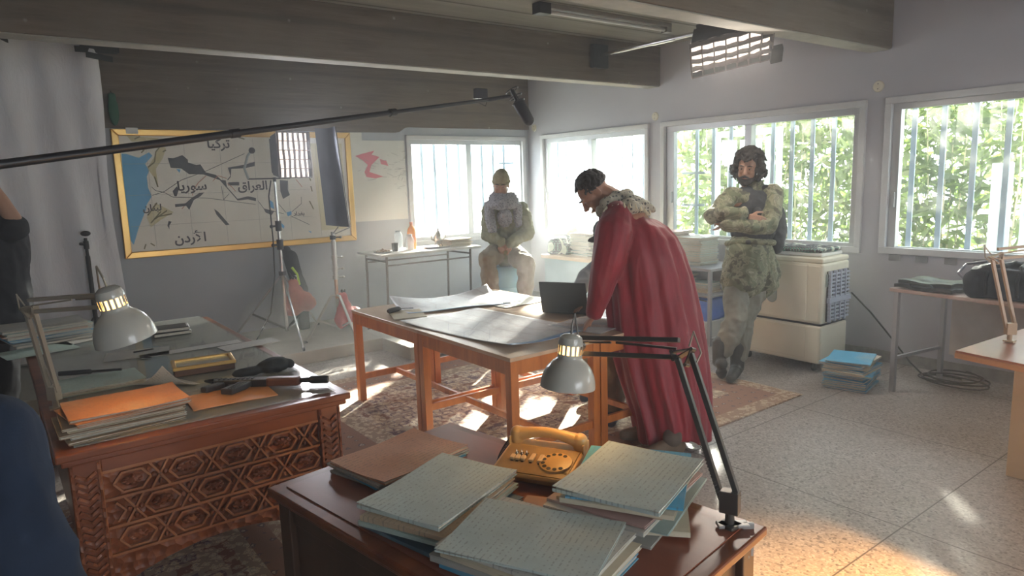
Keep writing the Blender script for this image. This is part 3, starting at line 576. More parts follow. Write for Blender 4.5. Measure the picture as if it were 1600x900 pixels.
# --- anglepoise lamps
mlg = noisy('grey_enamel', (.44, .43, .39), (.50, .49, .44), 9, .22, bump=0); mlb = mat('beige_enamel', (.48, .34, .22), .4); marm = mat('dark_steel_arm', (.13, .12, .11), .35, .7); mar2 = mat('pale_steel_arm', (.42, .37, .30), .35, .5); mglow = mat('warm_lamp_bulb', (1, .7, .35), .5, emit=(1, .55, .18), es=14)
def anglepoise(label, base, elbow, headj, shade_c, shade_dir, R, arm, shade=True, watts=18, low='C', side=None):
    t = thing('desk_lamp', label, 'lamp', base); base = V(base); elbow = V(elbow); headj = V(headj)
    a = (elbow-base); sd = a.cross((headj-elbow)).normalized(); pe = sd.cross(a).normalized()
    def two(p, q, off, ax, nm, r=.0048):
        o_ = []
        for s_ in (-1, 1): o_.append(MB().bar(p+ax*off*s_, q+ax*off*s_, .013, .017, sd).build(nm, arm, t, bevel=.0015))
        return o_
    two(base+V((0, 0, .075)), elbow-a.normalized()*.02, .020, pe, 'lower_arm'); h = (headj-elbow); ph = sd.cross(h).normalized(); two(elbow+h.normalized()*.01, headj, .023, ph, 'upper_arm')
    b = MB(); tri = [elbow+pe*.028, elbow-pe*.028-a.normalized()*.01, elbow+ph*.03+h.normalized()*.02, elbow-a.normalized()*.045]
    for s_ in (-.008, .008):
        b.bar(tri[0]+sd*s_, tri[1]+sd*s_, .003, .016, sd); b.bar(tri[0]+sd*s_, tri[2]+sd*s_, .003, .016, sd); b.bar(tri[1]+sd*s_, tri[2]+sd*s_, .003, .016, sd); b.bar(tri[1]+sd*s_, tri[3]+sd*s_, .003, .014, sd)
    for q in tri: b.tube(q-sd*.012, q+sd*.012, .005)
    b.build('elbow_joint', arm, t)
    MB().path([elbow-pe*.02, elbow-pe*.02+a.normalized()*.035-h.normalized()*.02, elbow+a.normalized()*.05-h.normalized()*.045, elbow-h.normalized()*.05-a.normalized()*.01, elbow-a.normalized()*.05-h.normalized()*.02], .0028, 6).build('elbow_cable', mar2, t)
    sp = MB(); P = base+V((0, 0, .08))
    for s_ in (-1, 1):
        p = P+pe*.022+sd*.010*s_; q = base+a*.46+pe*.012+sd*.010*s_; pts = []; n_ = 90
        d_ = (q-p).normalized(); e1 = d_.orthogonal().normalized(); e2 = d_.cross(e1)
        for i in range(n_): an = i*1.15; pts.append(p+(q-p)*(i/n_)+e1*.0042*cos(an)+e2*.0042*sin(an))
        sp.path(pts, .0011, 4)
    sp.build('springs', arm, t); MB().bar(elbow+a.normalized()*.0+h*.05, elbow+h*.62-ph*.012, .006, .006).build('tie_rod', arm, t)
    b = MB(); b.box(base.x-.022, base.x+.022, base.y-.022, base.y+.022, base.z+.004, base.z+.012); b.cap(base+V((0, 0, .010)), base+V((0, 0, .045)), .011); b.bar(base+V((0, 0, .04)), base+V((0, 0, .095)), .030, .045, a.cross(sd)); bs = b.build('base', arm, t, bevel=.002)
    if low == 'C':
        b = MB(); dr = V(side); b.bar(base+V((0, 0, .008))-dr*.03, base+dr*.045+V((0, 0, .008)), .03, .008); b.bar(base+dr*.045+V((0, 0, .012)), base+dr*.045-V((0, 0, .075)), .008, .028, dr); b.bar(base+dr*.045-V((0, 0, .071)), base+dr*.005-V((0, 0, .071)), .03, .008); b.build('clamp', mat('pale_clamp', (.42, .40, .38), .4, .4), t, bevel=.002)
        b = MB(); b.tube(base+dr*.015-V((0, 0, .105)), base+dr*.015-V((0, 0, .050)), .005); b.lathe([(0, 0), (.016, 0), (.016, .006), (0, .006)], 12, Matrix.Translation(base+dr*.015-V((0, 0, .11)))); b.build('clamp_screw', MATS['pale_clamp'], t)
    if not shade: return t
    z = -V(shade_dir).normalized(); x_ = z.orthogonal().normalized(); y_ = z.cross(x_); c = V(shade_c)
    M = Matrix((x_, y_, z)).transposed().to_4x4(); M.translation = c          # +z away from the opening; origin at the rim centre
    outer = [(R, 0), (R*.985, R*.22), (R*.93, R*.45), (R*.80, R*.72), (R*.62, R*.93), (R*.46, R*1.06), (R*.44, R*1.12), (R*.45, R*1.22), (R*.45, R*1.66), (R*.40, R*1.82), (R*.28, R*1.92), (.0001, R*1.95)]
    b = MB(); N = 48; split = 7
    b.lathe(outer[:split+1], N, M); b.lathe([(r*.97, zz) for r, zz in reversed(outer[:split+1])], N, M); b.lathe([(R, 0), (R*.97, .0005)], N, M)
    b.lathe(outer[9:], N, M); b.lathe([(R*.45, R*1.55), (R*.45, R*1.66), (R*.40, R*1.82)], N, M)
    for k in range(16):     # the slotted collar: ribs with open slots between them
        a0 = 2*pi*k/16; b.lathe([(R*.45, R*1.21), (R*.45, R*1.56)], 3, M @ Matrix.Rotation(a0, 4, 'Z'), arc=2*pi/16*.45)
    sh = b.build('shade', mlg, t, smooth='auto')
    b = MB(); b.ell(M @ V((0, 0, R*.55)), (R*.30, R*.30, R*.38), M); b.build('bulb', mglow, sh, smooth=True); b = MB(); b.lathe([(R*.20, R*.9), (R*.30, R*1.2), (R*.32, R*1.5), (R*.2, R*1.75)], 24, M); b.build('lamp_holder', mat('warm_lit_holder', (.8, .6, .4), .5, emit=(1, .55, .16), es=1.6), sh)
    b = MB(); b.bar(headj, M @ V((0, 0, R*1.35)), .03, .016); b.tube(headj-sd*.016, headj+sd*.016, .013); b.build('head_joint', arm, t)
    MB().path([M @ V((0, 0, R*1.9)), M @ V((0, 0, R*2.25)), M @ V((0, 0, R*2.4))+(headj-c)*.2, headj+V((0, 0, .01)), (headj*2+elbow)/3+V((0, 0, .012))], .0035, 6).build('lamp_cable', mar2 if watts > 20 else marm, t)
    light('lamp_bulb_light', 'POINT', M @ V((0, 0, R*.42)), watts, (1, .50, .17), shadow_soft_size=.02); return t
bR = V((-4.545, -6.42, .7635)); eR = at(1066, 545, 1.83); hR = at(905, 540, 2.03)
anglepoise('grey enamel desk lamp clamped to the telephone desk, in front of the red cloak', bR, eR, hR, at(887, 604, 2.03), (-.10, .02, -1), 43/FPX*2.03, marm, watts=15, side=V((.8, -.6, 0)))
bL = V((-5.735, -4.07, GZ)); eL = at(45, 478, 2.60); hL = at(158, 470, 2.50)
bL = fl(88, 640, GZ+.0)
anglepoise('lit grey desk lamp with glowing slots on the carved desk at the left', bL, eL, hL, at(198, 530, 2.42), (.22, .02, -1), 45/FPX*2.42, mar2, watts=42, low='no')
b3 = V((-1.83, -6.33, .7625)); b3 = fl(1577, 535, .7625); e3 = at(1556, 397, dep(b3)-.02)
anglepoise('beige desk lamp with folded arm at the right edge of the picture', b3, e3, at(1680, 385, dep(b3)-.05), None, None, .08, mlb, shade=False, low='no')
# --- things on the carved desk
c_ = (fl(94, 625, .83)+fl(254, 599, .83)+fl(265, 625, .83)+fl(85, 645, .83))/4
stack((c_.x+.01, c_.y-.12, GZ), radians(3), .385, .27, 8, ['orange', 'orange', 'orange', 'tan', 'cream', 'tan', 'white', 'tan'], 'in the orange stack by the lit lamp', 'files in the orange stack by the lit lamp', .0085, seed=11, jit=.008)
g0 = fl(160, 600, GZ); folder((g0.x-.01, g0.y+.0, GZ), radians(2), .33, .25, .022, 'teal', 'thick grey-green folder lying behind the orange stack on the carved desk', None)
e0 = (fl(282, 620, GZ)+fl(443, 615, GZ)+fl(390, 600, GZ)+fl(315, 648, GZ))/4
en = thing('orange_envelope', 'bright orange envelope lying under the rifle on the carved desk', 'envelope', (e0.x+.005, e0.y-.0, GZ), radians(-3)); b = MB(); b.sheet(lambda u, v: V((.32*u-.16, .22*v-.11, .004+.0015*sin(u*5))), 8, 4, .003); b.build('envelope_body', noisy('orange_envelope_paper', (.70, .30, .10), (.76, .36, .14), 8, .6), en, local=True); MB().prism([(-.155, .10), (.155, .10), (0, .02)], .0056, .0062).build('flap', MATS['orange_envelope_paper'], en, local=True)
# framed gilt box
f0 = (fl(265, 585, GZ+.03)+fl(355, 573, GZ+.03)+fl(357, 552, GZ+.03)+fl(290, 560, GZ+.03))/4
t = thing('gilt_framed_picture', 'gold-framed glass picture lying flat on a dark box on the carved desk', 'picture frame', (f0.x, f0.y, GZ), radians(-8)); mgold = mat('gilt', (.75, .48, .16), .3, .8)
MB().box(-.13, .13, -.085, .085, 0, .028).build('box_base', mdk, t, local=True, bevel=.003)
b = MB(); [b.box(*q, .028, .044) for q in ((-.135, .135, -.09, -.072), (-.135, .135, .072, .09), (-.135, -.117, -.072, .072), (.117, .135, -.072, .072))]; b.build('frame', mgold, t, local=True, bevel=.003); MB().box(-.117, .117, -.072, .072, .028, .034).build('glazing', mat('dull_glass', (.34, .33, .27), .12), t, local=True)
# notebooks
for i, (q, w_) in enumerate((((268, 515), 'upper of the two black notebooks at the far end of the carved desk'), ((268, 523), 'lower of the two black notebooks at the far end of the carved desk'))):
    p = fl(266, 522, GZ); t = thing('notebook', w_, 'notebook', (p.x+.004*i, p.y, GZ+(.024 if i == 0 else 0)), radians(-8+6*i), 'black notebooks'); MB().box(-.10, .10, -.07, .07, 0, .0225).build('cover', mat('black_leather', (.035, .03, .028), .35), t, local=True, bevel=.004); b = MB(); b.box(-.097, .1005, -.0705, .0705, .004, .0185); b.build('pages', mpage, t, local=True); b = MB()
    for k in range(12): b.path([V((.09, -.06+.011*k, .0)), V((.104, -.06+.011*k, .008)), V((.104, -.06+.011*k, .016)), V((.09, -.06+.011*k, .0228))], .0012, 5)
    b.build('ring_binding', mat('steel_ring', (.5, .48, .44), .3, .9), t, local=True)
# far left stack, loose papers, dagger-like black pen, small items
p = fl(82, 530, GZ); stack((p.x-.02, p.y+.04, GZ), radians(8), .42, .30, 8, ['grey', 'teal', 'salmon', 'white', 'bright blue', 'bright blue', 'white', 'grey'], 'in the stack by the white sheet', 'files in the stack by the white sheet', .0105, seed=15, jit=.012)
random.seed(21)
def loose(px, py, L, Wd, rot, colr, label, z=None, curl=.0, group=None):
    p = fl(px, py, GZ); t = thing('loose_paper', label, 'paper', (p.x, p.y, z or GZ), rot, group); m = paper('ruled_'+colr+'_card', PCOL[colr], True); MB().sheet(lambda u, v: V((L*(u-.5), Wd*(v-.5), .0015+curl*max(0, 1-u-v)**2*4)), 10, 10, .0008).build('sheet', m, t, local=True); return t
loose(60, 548, .34, .25, .2, 'teal', 'grey-green folder sheet in front of the far left stack of files'); loose(125, 530, .26, .20, .5, 'white', 'white paper sheet sticking out beside the far left stack')
loose(255, 600, .16, .30, .35, 'white', 'curled white sheet between the orange stack and the gilt frame', curl=.03); loose(300, 545, .5, .09, .02, 'white', 'long pale paper strip behind the gilt frame'); loose(390, 538, .30, .14, .1, 'white', 'white paper behind the rifle and the black cap')
loose(215, 553, .30, .21, -.2, 'grey', 'grey sheet under the shade of the lit lamp')
t = thing('black_baton', 'black telescopic baton lying on the grey-green folder of the carved desk', 'baton', fl(90, 586, GZ+.024)); q0 = fl(92, 584, GZ+.036); q1 = fl(190, 577, GZ+.036); MB().path([q0, q0+(q1-q0)*.5, q0+(q1-q0)*.52], [.011, .011, .008], 10).build('grip', mblk, t, smooth='auto'); MB().tube(q0+(q1-q0)*.52, q1, .0055).build('shaft', mblk, t)
p = fl(228, 560, GZ); t = thing('small_tool', 'small dark tool lying under the lit lamp', 'tool', p, -.7); MB().path([(-.03, 0, .006), (.0, 0, .008), (.03, 0, .005)], [.003, .006, .002], 8).build('handle', mblk, t, local=True)
p = fl(225, 549, GZ); t = thing('pen', 'thin dark pen lying behind the small tool', 'pen', p, .1); MB().path([(-.05, 0, .005), (.04, 0, .005), (.05, 0, .004)], [.004, .004, .001], 8).build('barrel', mblk, t, local=True)
# rifle lying flat, muzzle to the right
mgun = mat('gun_steel', (.035, .035, .038), .35, .7); mgw = wood('gun_wood', (.10, .035, .02), (.16, .06, .035), .4, 6, (1, 6, 1)); mgm2 = mat('magazine_plastic', (.03, .03, .032), .45)
pa = fl(330, 596, .80); pb = fl(512, 590, .80); dr = (pb-pa); dr.z = 0; ang = atan2(dr.y, dr.x); Lg = dr.length
t = thing('assault_rifle', 'short black assault rifle with a wooden handguard lying on the orange envelope', 'rifle', (pa.x, pa.y, GZ+.018), ang); k = Lg/.50
def g3(pts, z0, z1, nm, m, par=t, bv=.003): return MB().prism([(x*k, y*k) for x, y in pts], z0, z1).build(nm, m, par, local=True, bevel=bv)
Rr = g3([(0, .022), (.02, .034), (.235, .036), (.24, -.012), (.02, -.014)], -.014, .018, 'receiver', mgun)
b = MB(); [b.box(.03*k+.02*i, .03*k+.02*i+.008, -.0, .022, .018, .021) for i in range(8)]; b.build('receiver_ribs', mgun, Rr, local=True)
g3([(.235, .030), (.375, .026), (.385, .012), (.375, -.016), (.25, -.018), (.235, -.012)], -.015, .022, 'handguard', mgw, bv=.008); g3([(.235, .036), (.25, .042), (.36, .040), (.36, .028), (.235, .03)], -.008, .012, 'gas_tube', mgun)
g3([(.03, -.012), (.065, -.012), (.045, -.06), (.02, -.098), (-.012, -.088), (.01, -.045)], -.010, .014, 'pistol_grip', mgm2, bv=.006)
mg_ = g3([(.125, -.010), (.178, -.010), (.172, -.06), (.150, -.110), (.140, -.135), (.088, -.122), (.100, -.09), (.118, -.05)], -.009, .015, 'magazine', mgm2, bv=.004)
for q in (.01, .022, .034): g3([(.128+q, -.03), (.131+q, -.03), (.112+q, -.118), (.108+q, -.117)], .015, .0172, 'magazine_rib', mgm2, mg_, bv=0)
b = MB(); b.path([(.378*k, .008, .004), (.42*k, .008, .004)], .011, 14); b.path([(.42*k, .008, .004), (.428*k, .008, .004), (.495*k, .008, .004), (.5*k, .008, .004)], [.013, .017, .017, .014], 16); b.build('muzzle', mgun, t, local=True, smooth='auto'); MB().box(.405*k, .418*k, .016, .050, -.002, .008).build('front_sight', mgun, t, local=True, bevel=.002)
g3([(.075, -.012), (.125, -.012), (.122, -.034), (.08, -.036)], .0, .004, 'trigger_guard', mgun); b = MB(); b.path([(0, .02, 0), (-.04, .035, .005), (.0, .055, .006), (.15*k, .060, .004), (.17*k, .045, .003)], .006, 8); b.build('folding_stock', mgun, t, local=True)
p = fl(432, 582, GZ); t = thing('cloth_pouch', 'crumpled black cloth pouch lying behind the rifle', 'pouch', (p.x, p.y+.03, GZ)); b = MB(); b.ell(t.location+V((0, 0, .03)), (.075, .055, .032)); b.ell(t.location+V((-.10, -.0, .02)), (.09, .03, .018)); b.ell(t.location+V((.07, 0, .028)), (.02, .045, .020)); blob(b, 'cloth', mat('black_cloth', (.025, .03, .032), .8), t, .006, 3, .006, 18)
# --- map tables
mmapw = mat('map_sheet', (.72, .71, .72), .45); n = NT(mmapw); co = n.coord(); w1 = n.n('TexWave', {'Vector': co, 'Scale': 2.2, 'Distortion': 9., 'Detail': 4.}).outputs[1]; vv = n.n('TexVoronoi', {'Vector': co, 'Scale': 5.}, feature='DISTANCE_TO_EDGE').outputs[0]
cc = n.mix(n.m('MULTIPLY', n.m('LESS_THAN', vv, .016), .35), (.72, .71, .72), (.40, .38, .46)); cc = n.mix(n.m('MULTIPLY', n.m('LESS_THAN', w1, .05), .35), cc, (.50, .42, .42)); n.col(cc); n.bump(n.noise(co, 5, 4), .35, .02)
mblu = mat('blue_map_edge', (.16, .27, .46), .5); mtz = .7005
def mapsheet(nm, label, c, rot, L, Wd, z, m, edge=None, curls=(0, 0, 0, 0), wav=.004, cat_='map'):
    t = thing(nm, label, cat_, (c[0], c[1], z), rot)
    def fn(u, v):
        e = curls[0]*max(0, 1-(u+v)*2.2)**2 + curls[1]*max(0, 1-((1-u)+v)*2.2)**2 + curls[2]*max(0, 1-((1-u)+(1-v))*2.2)**2 + curls[3]*max(0, 1-(u+(1-v))*2.2)**2
        return V((L*(u-.5), Wd*(v-.5), .0025+wav*(1+sin(u*9+v*4+c[0]*7))*.5+e))
    MB().sheet(fn, 28, 28, .0008).build('sheet', m, t, local=True, smooth=True)
    if edge: MB().sheet(lambda u, v: fn(u, v*.045)+V((0, 0, .0012)), 28, 2, .0003).build('edge_strip', edge, t, local=True, smooth=True)
    return t
mapsheet('paper_map', 'large white map sheet covering the near half of the pine tables', (-3.42, -3.86), radians(5), .66, 1.10, mtz, mmapw, mblu, (.02, .0, .0, .015))
mapsheet('paper_map', 'open map with blue edge and raised corner at the far side of the tables', (-3.17, -2.98), radians(-14), .80, .55, mtz+.008, mmapw, mblu, (0, .0, .07, .045), .006)
mapsheet('paper_map', 'pale map sheet on the far right pine table behind the laptop lid', (-2.80, -3.05), radians(4), .46, .78, mtz, noisy('old_map_paper', (.60, .60, .54), (.72, .71, .66), 8, .5), None, (0, 0, .0, 0))
mpls = mat('plastic_sleeve', (.80, .82, .84), .06, alpha=.45)
mapsheet('plastic_sleeve', 'shiny clear plastic sheet with papers under the hand of the man in red', (-2.95, -4.30), radians(8), .42, .40, mtz+.0065, mpls, None, (0, .02, 0, 0), .004, 'plastic sheet')
p = fl(640, 489, mtz+.01); t = thing('manila_pad', 'cream paper pad on the left corner of the pine tables', 'paper pad', (p.x-.03, p.y-.02, mtz+.0), radians(-20)); MB().box(-.11, .11, -.15, .15, .001, .010).build('pages', mpage, t, local=True, bevel=.001); MB().box(-.112, .112, -.152, .152, .010, .012).build('cover', paper('plain_cream_card', PCOL['cream']), t, local=True)
p = fl(616, 486, mtz+.02); t = thing('glasses_case', 'black case lying on the cream pad', 'case', (p.x, p.y, mtz+.0125), radians(22)); b = MB(); b.path([(-.065, 0, .016), (-.055, 0, .017), (.045, 0, .017), (.065, 0, .013)], [.012, .017, .017, .011], 12); b.build('body', mblk, t, local=True, smooth='auto'); MB().tube((.06, .0, .014), (.15, -.05, .006), .003).build('pen', mblk, t, local=True)
p = fl(800, 472, mtz+.02); t = thing('map_ruler', 'small grey ruler and pencil at the end of the blue map edge', 'ruler', (p.x, p.y, mtz+.02), radians(-15)); MB().box(-.07, .07, -.012, .012, 0, .004).build('rule', mat('ruler_grey', (.25, .27, .28), .4), t, local=True)
# laptop
la = fl(852, 489, .705); lb = fl(914, 492, .705); dr = (lb-la).normalized(); nb = V((-dr.y, dr.x, 0)); nb = nb if nb.dot(V((CF.x, CF.y, 0))) > 0 else -nb
lc = (la+lb)/2; lw = .325; t = thing('laptop', 'open dark grey laptop on the map tables with its lid towards the camera', 'laptop', (lc.x, lc.y, mtz+.004), atan2(dr.y, dr.x)); ml = mat('laptop_shell', (.075, .085, .095), .4, .3)
sg = 1 if (Matrix.Rotation(atan2(dr.y, dr.x), 3, 'Z') @ V((0, 1, 0))).dot(nb) > 0 else -1
MB().box(-lw/2, lw/2, min(0, .225*sg), max(0, .225*sg), .002, .016).build('keyboard_deck', ml, t, local=True, bevel=.002)
Ml = Matrix.Translation((0, 0, .014)) @ Matrix.Rotation(radians(14)*sg, 4, 'X'); lid = MB().box(-lw/2, lw/2, -.004, .004, 0, .215, Ml).build('lid', ml, t, local=True, bevel=.002); MB().box(-lw/2+.01, lw/2-.01, .0042*sg, .0050*sg, .012, .205, Ml).build('screen', mat('laptop_screen', (.05, .06, .08), .2, emit=(.5, .6, .7), es=.25), lid, local=True)
# ================================================================== WALL THINGS, STANDS, PROPS
mwh = noisy('map_ground', (.74, .71, .63), (.80, .77, .69), 4, .45, bump=0); msea = noisy('map_sea', (.10, .38, .66), (.13, .42, .70), 5, .45, bump=0); mink = mat('map_ink', (.05, .05, .055), .5); mchr = mat('map_charcoal', (.075, .08, .09), .5); myel = noisy('map_yellow', (.58, .52, .28), (.66, .61, .42), 9, .5, bump=0); molv = mat('map_olive', (.22, .20, .10), .5); mredl = mat('map_red_line', (.55, .22, .14), .5); mgl2 = mat('map_grid_line', (.42, .41, .38), .5)
mx0, mx1, mz0, mz1 = -4.885, -2.552, .985, 2.183
t = thing('framed_map', 'large gold-framed wall map with Arabic lettering and a blue sea', 'map', ((mx0+mx1)/2, -.02, mz0)); fw = .062
BW = Matrix(((1, 0, 0, 0), (0, 0, -1, 0), (0, 1, 0, 0), (0, 0, 0, 1)))     # (x, z, depth towards the room)
def frame_piece(p0, p1, q1, q0, nm='frame'):
    MB().prism([p0, p1, q1, q0], .004, .040, BW).build(nm, mgold, t, bevel=.008, seg=3)
frame_piece((mx0, mz0), (mx1, mz0), (mx1-fw, mz0+fw), (mx0+fw, mz0+fw)); frame_piece((mx0, mz1), (mx1, mz1), (mx1-fw, mz1-fw), (mx0+fw, mz1-fw)); frame_piece((mx0, mz0), (mx0, mz1), (mx0+fw, mz1-fw), (mx0+fw, mz0+fw)); frame_piece((mx1, mz0), (mx1, mz1), (mx1-fw, mz1-fw), (mx1-fw, mz0+fw))
MB().box(mx0+.01, mx1-.01, -.018, -.003, mz0+.01, mz1-.01).build('map_board', mwh, t)
def mp(px, py):     # the photograph's map read back to wall coordinates
    d = ray(px, py); q = CAM + d*((-.02-CAM.y)/d.y); return (q.x, q.z)
def Z1(x, y): return mp(190+x/7.5, 200+y/7.5)
def Z2(x, y): return mp(190+x/7.62, 300+y/7.62)
def Z3(x, y): return mp(340+x/4.737, 200+y/4.737)
def area(pts, nm, m, lay=0): MB().prism(pts, .0185+lay*.0008, .0193+lay*.0008, BW).build(nm, m, t)
def lines(nm, m, polys, r, lay=2):
    b = MB(); y = .0190+lay*.0008
    for P in polys:
        for a, c in zip(P[:-1], P[1:]):
            w = r[0] if isinstance(r, tuple) else r; b.bar((a[0], -y, a[1]), (c[0], -y, c[1]), .0012, w*2, V((0, 0, 1)) if abs(a[0]-c[0]) > abs(a[1]-c[1]) else V((1, 0, 0)))
    b.build(nm, m, t)
sea = [Z1(0, 300), Z1(60, 305), Z1(200, 350), Z1(320, 285), Z1(362, 325), Z1(275, 420), Z1(325, 500), Z1(295, 570), Z1(310, 700), Z1(355, 800), Z2(300, 150), Z2(290, 210), Z2(200, 440), Z2(145, 630), Z2(95, 560), Z2(40, 100), Z1(20, 600)]
area(sea, 'sea', msea); area([Z1(440, 180), Z1(520, 240), Z1(480, 360), Z1(400, 480), Z1(430, 680), Z1(380, 580), Z1(300, 470), Z1(390, 330)], 'highland', myel); area([Z2(400, 130), Z2(620, 240), Z2(470, 330), Z2(350, 420), Z2(300, 300)], 'highland', myel); area([Z1(60, 90), Z1(440, 120), Z1(400, 145), Z1(120, 160)], 'highland', myel)
area([(mx1-.40, mz0+.14), (mx1-.10, mz0+.14), (mx1-.10, mz1-.12), (mx1-.46, mz1-.12)], 'legend_panel', noisy('legend_cream', (.66, .62, .42), (.70, .66, .48), 4, .5, bump=0))
for P in ([Z1(540, 350), Z1(610, 355), Z1(712, 318), Z1(775, 370), Z1(778, 405), Z1(880, 435), Z1(922, 425), Z1(985, 520), Z1(1105, 550), Z1(1170, 610), Z1(1220, 615), Z1(1235, 690), Z1(1360, 830), Z1(1480, 800), Z1(1575, 820), Z1(1575, 858), Z1(1480, 835), Z1(1360, 850), Z1(1300, 780), Z1(1150, 610), Z1(960, 545), Z1(790, 540), Z1(700, 475), Z1(575, 465)], [Z1(1235, 610), Z1(1275, 560), Z1(1245, 465), Z1(1440, 430), Z1(1560, 395), Z1(1560, 445), Z1(1450, 470), Z1(1285, 480), Z1(1280, 570), Z1(1250, 610)], [Z1(598, 740), Z1(650, 682), Z1(668, 730), Z1(645, 800), Z1(618, 798)], [Z2(635, 145), Z2(760, 135), Z2(830, 75), Z2(930, 10), Z2(985, 5), Z2(940, 50), Z2(860, 95), Z2(805, 212), Z2(770, 165), Z2(640, 180)], [Z2(1100, 200), Z2(1150, 235), Z2(1285, 390), Z2(1240, 395), Z2(1130, 270)], [Z2(560, 345), Z2(595, 355), Z2(568, 400), Z2(570, 445), Z2(545, 400)], [Z3(460, 385), Z3(520, 390), Z3(520, 460), Z3(535, 495), Z3(485, 525), Z3(465, 470)], [Z3(340, 595), Z3(420, 615), Z3(400, 645), Z3(355, 625)], [Z3(150, 400-0), Z3(160, 402), Z3(160, 425), Z3(78, 425), Z3(78, 403)]):
    area(P, 'dark_zone', mchr, 1)
for P in ([Z1(730, 130), Z1(880, 122), Z1(850, 145), Z1(810, 180), Z1(760, 155)], [Z1(640, 480), Z1(690, 485), Z1(680, 525)], [Z3(375, 525), Z3(410, 550), Z3(420, 600), Z3(385, 585)], [Z3(510, 625), Z3(545, 615), Z3(548, 640), Z3(520, 655)], [Z3(460, 690), Z3(495, 725), Z3(490, 745), Z3(465, 725)], [Z3(670, 760), Z3(695, 768), Z3(690, 776)]): area(P, 'lake', msea, 1)
lines('grid_line', mgl2, [[(x, mz0+.08), (x, mz1-.08)] for x in [mx0+.28+.33*i for i in range(6)]]+[[(mx0+.08, z), (mx1-.5, z)] for z in [mz0+.30+.29*i for i in range(3)]], .0012, 0)
lines('road', mink, [[Z1(360, 790), Z1(500, 745), Z1(700, 610), Z1(880, 545), Z1(1000, 500), Z1(1440, 300)], [Z1(500, 755), Z1(600, 810), Z1(1000, 820), Z1(1190, 845), Z1(1570, 895)], [Z1(350, 690), Z1(400, 735), Z1(500, 755)], [Z1(1170, 680), Z1(1195, 840), Z1(1260, 770)], [Z3(450, 560), Z3(505, 625)], [Z3(550, 620), Z3(620, 560), Z3(620, 510)], [Z3(540, 650), Z3(680, 715)], [Z3(300, 540), Z3(345, 600), Z3(490, 635)]], .0022)
lines('mountain_mark', molv, [[Z1(430, 180), Z1(465, 200), Z1(400, 280), Z1(385, 400), Z1(310, 460)], [Z1(480, 280), Z1(520, 260)], [Z1(385, 570), Z1(425, 690)], [Z2(350, 370), Z2(470, 230)], [Z2(400, 320), Z2(540, 220)], [Z2(440, 290), Z2(600, 260)], [Z2(310, 280), Z2(420, 130)], [Z1(230, 290), Z1(265, 255)], [Z1(150, 130), Z1(215, 100)], [Z1(1370, 110), Z1(1440, 130)], [Z2(290, 620), Z2(270, 680)], [Z2(345, 610), Z2(395, 640)], [Z3(690, 430), Z3(700, 470)], [Z3(680, 540), Z3(710, 600)], [Z3(680, 370), Z3(690, 390)]], .006)
lines('front_line', mredl, [[Z1(830, 790), Z1(850, 710), Z1(900, 640), Z1(990, 560)], [Z1(1070, 620), Z1(1130, 560), Z1(1230, 590)], [Z1(1240, 650), Z1(1290, 690), Z1(1335, 740)], [Z2(720, 200), Z2(745, 170)], [Z3(580, 380), Z3(625, 435)]], .003)
def word(s, px, py, size, nm, m=mink):
    x, z = mp(px, py); text_mesh(s, size, Matrix(((1, 0, 0, x), (0, 0, -1, -.0215), (0, 1, 0, z), (0, 0, 0, 1))), size*.02).build(nm, m, t)
word('\uFE8E\uFBFF\uFEDB\uFEAE\uFE97', 341, 225, .125, 'lettering'); word('\uFE8E\uFBFE\uFEAD\uFEEE\uFEB3'.replace('\uFBFE', '\uFEF3'), 300, 291, .125, 'lettering'); word('\uFED5\uFE8D\uFEAE\uFECC\uFEDF\uFE8D', 395, 291, .125, 'lettering')
word('\uFEE5\uFEA9\uFEAD\uFEF7\uFE8D', 298, 372, .125, 'lettering'); word('\uFEE5\uFE8E\uFBFF\uFE92\uFEDF'.replace('\uFBFF\uFE92', '\uFEE8\uFE92'), 238, 325, .085, 'lettering'); word('\uFEA9\uFE8D\uFEAA\uFED0\uFE91'.replace('\uFE8D\uFEAA', '\uFE8D\uFEAA'), 467, 334, .060, 'lettering')
word('\uFE90\uFEE0\uFEA3', 292, 304, .035, 'small_lettering', mwh)
MB().box(*[q for q in (mp(196, 206)[0], mp(215, 206)[0])], -.046, -.0415, mz1-.045, mz1+.01).build('paper_tag', mat('white_tape', (.75, .75, .72), .6), t)
# paper map next to the frame
t = thing('wall_poster', 'unframed white paper map with a pink patch pinned beside the window', 'poster', (-2.2, -.004, 1.19)); MB().box(-2.545, -1.862, -.006, -.002, 1.190, 2.10).build('sheet', noisy('poster_paper', (.62, .62, .57), (.67, .67, .62), 4, .6, bump=0), t)
MB().box(-2.545, -2.40, -.007, -.002, 2.10, 2.188).build('upper_flap', MATS['poster_paper'], t)
def Q(x, y): q = ray(540+x/3.215, 180+y/3.215); q = CAM+q*((-.008-CAM.y)/q.y); return (q.x, q.z)
mpk = mat('poster_pink', (.66, .20, .24), .6)
for P in ([Q(48, 205), Q(90, 192), Q(145, 178), Q(130, 198), Q(170, 210), Q(130, 250), Q(120, 285), Q(190, 308), Q(150, 318), Q(105, 310), Q(95, 285), Q(112, 250), Q(80, 222)], [Q(172, 220), Q(205, 230), Q(215, 255), Q(178, 245)]): MB().prism(P, .0062, .0068, BW).build('pink_patch', mpk, t)
random.seed(5); b = MB()
for i in range(46):
    x = random.uniform(60, 300); y = 200+ (x-60)*.55+random.gauss(0, 45) if i > 14 else random.uniform(180, 330); y = min(max(y, 170), 440); a, c = Q(x, y), Q(x+random.uniform(8, 36), y+random.gauss(0, 9)); b.bar((a[0], -.0072, a[1]), (c[0], -.0072, c[1]), .001, .0035)
b.build('contour_marks', mat('poster_ink', (.28, .28, .27), .6), t)
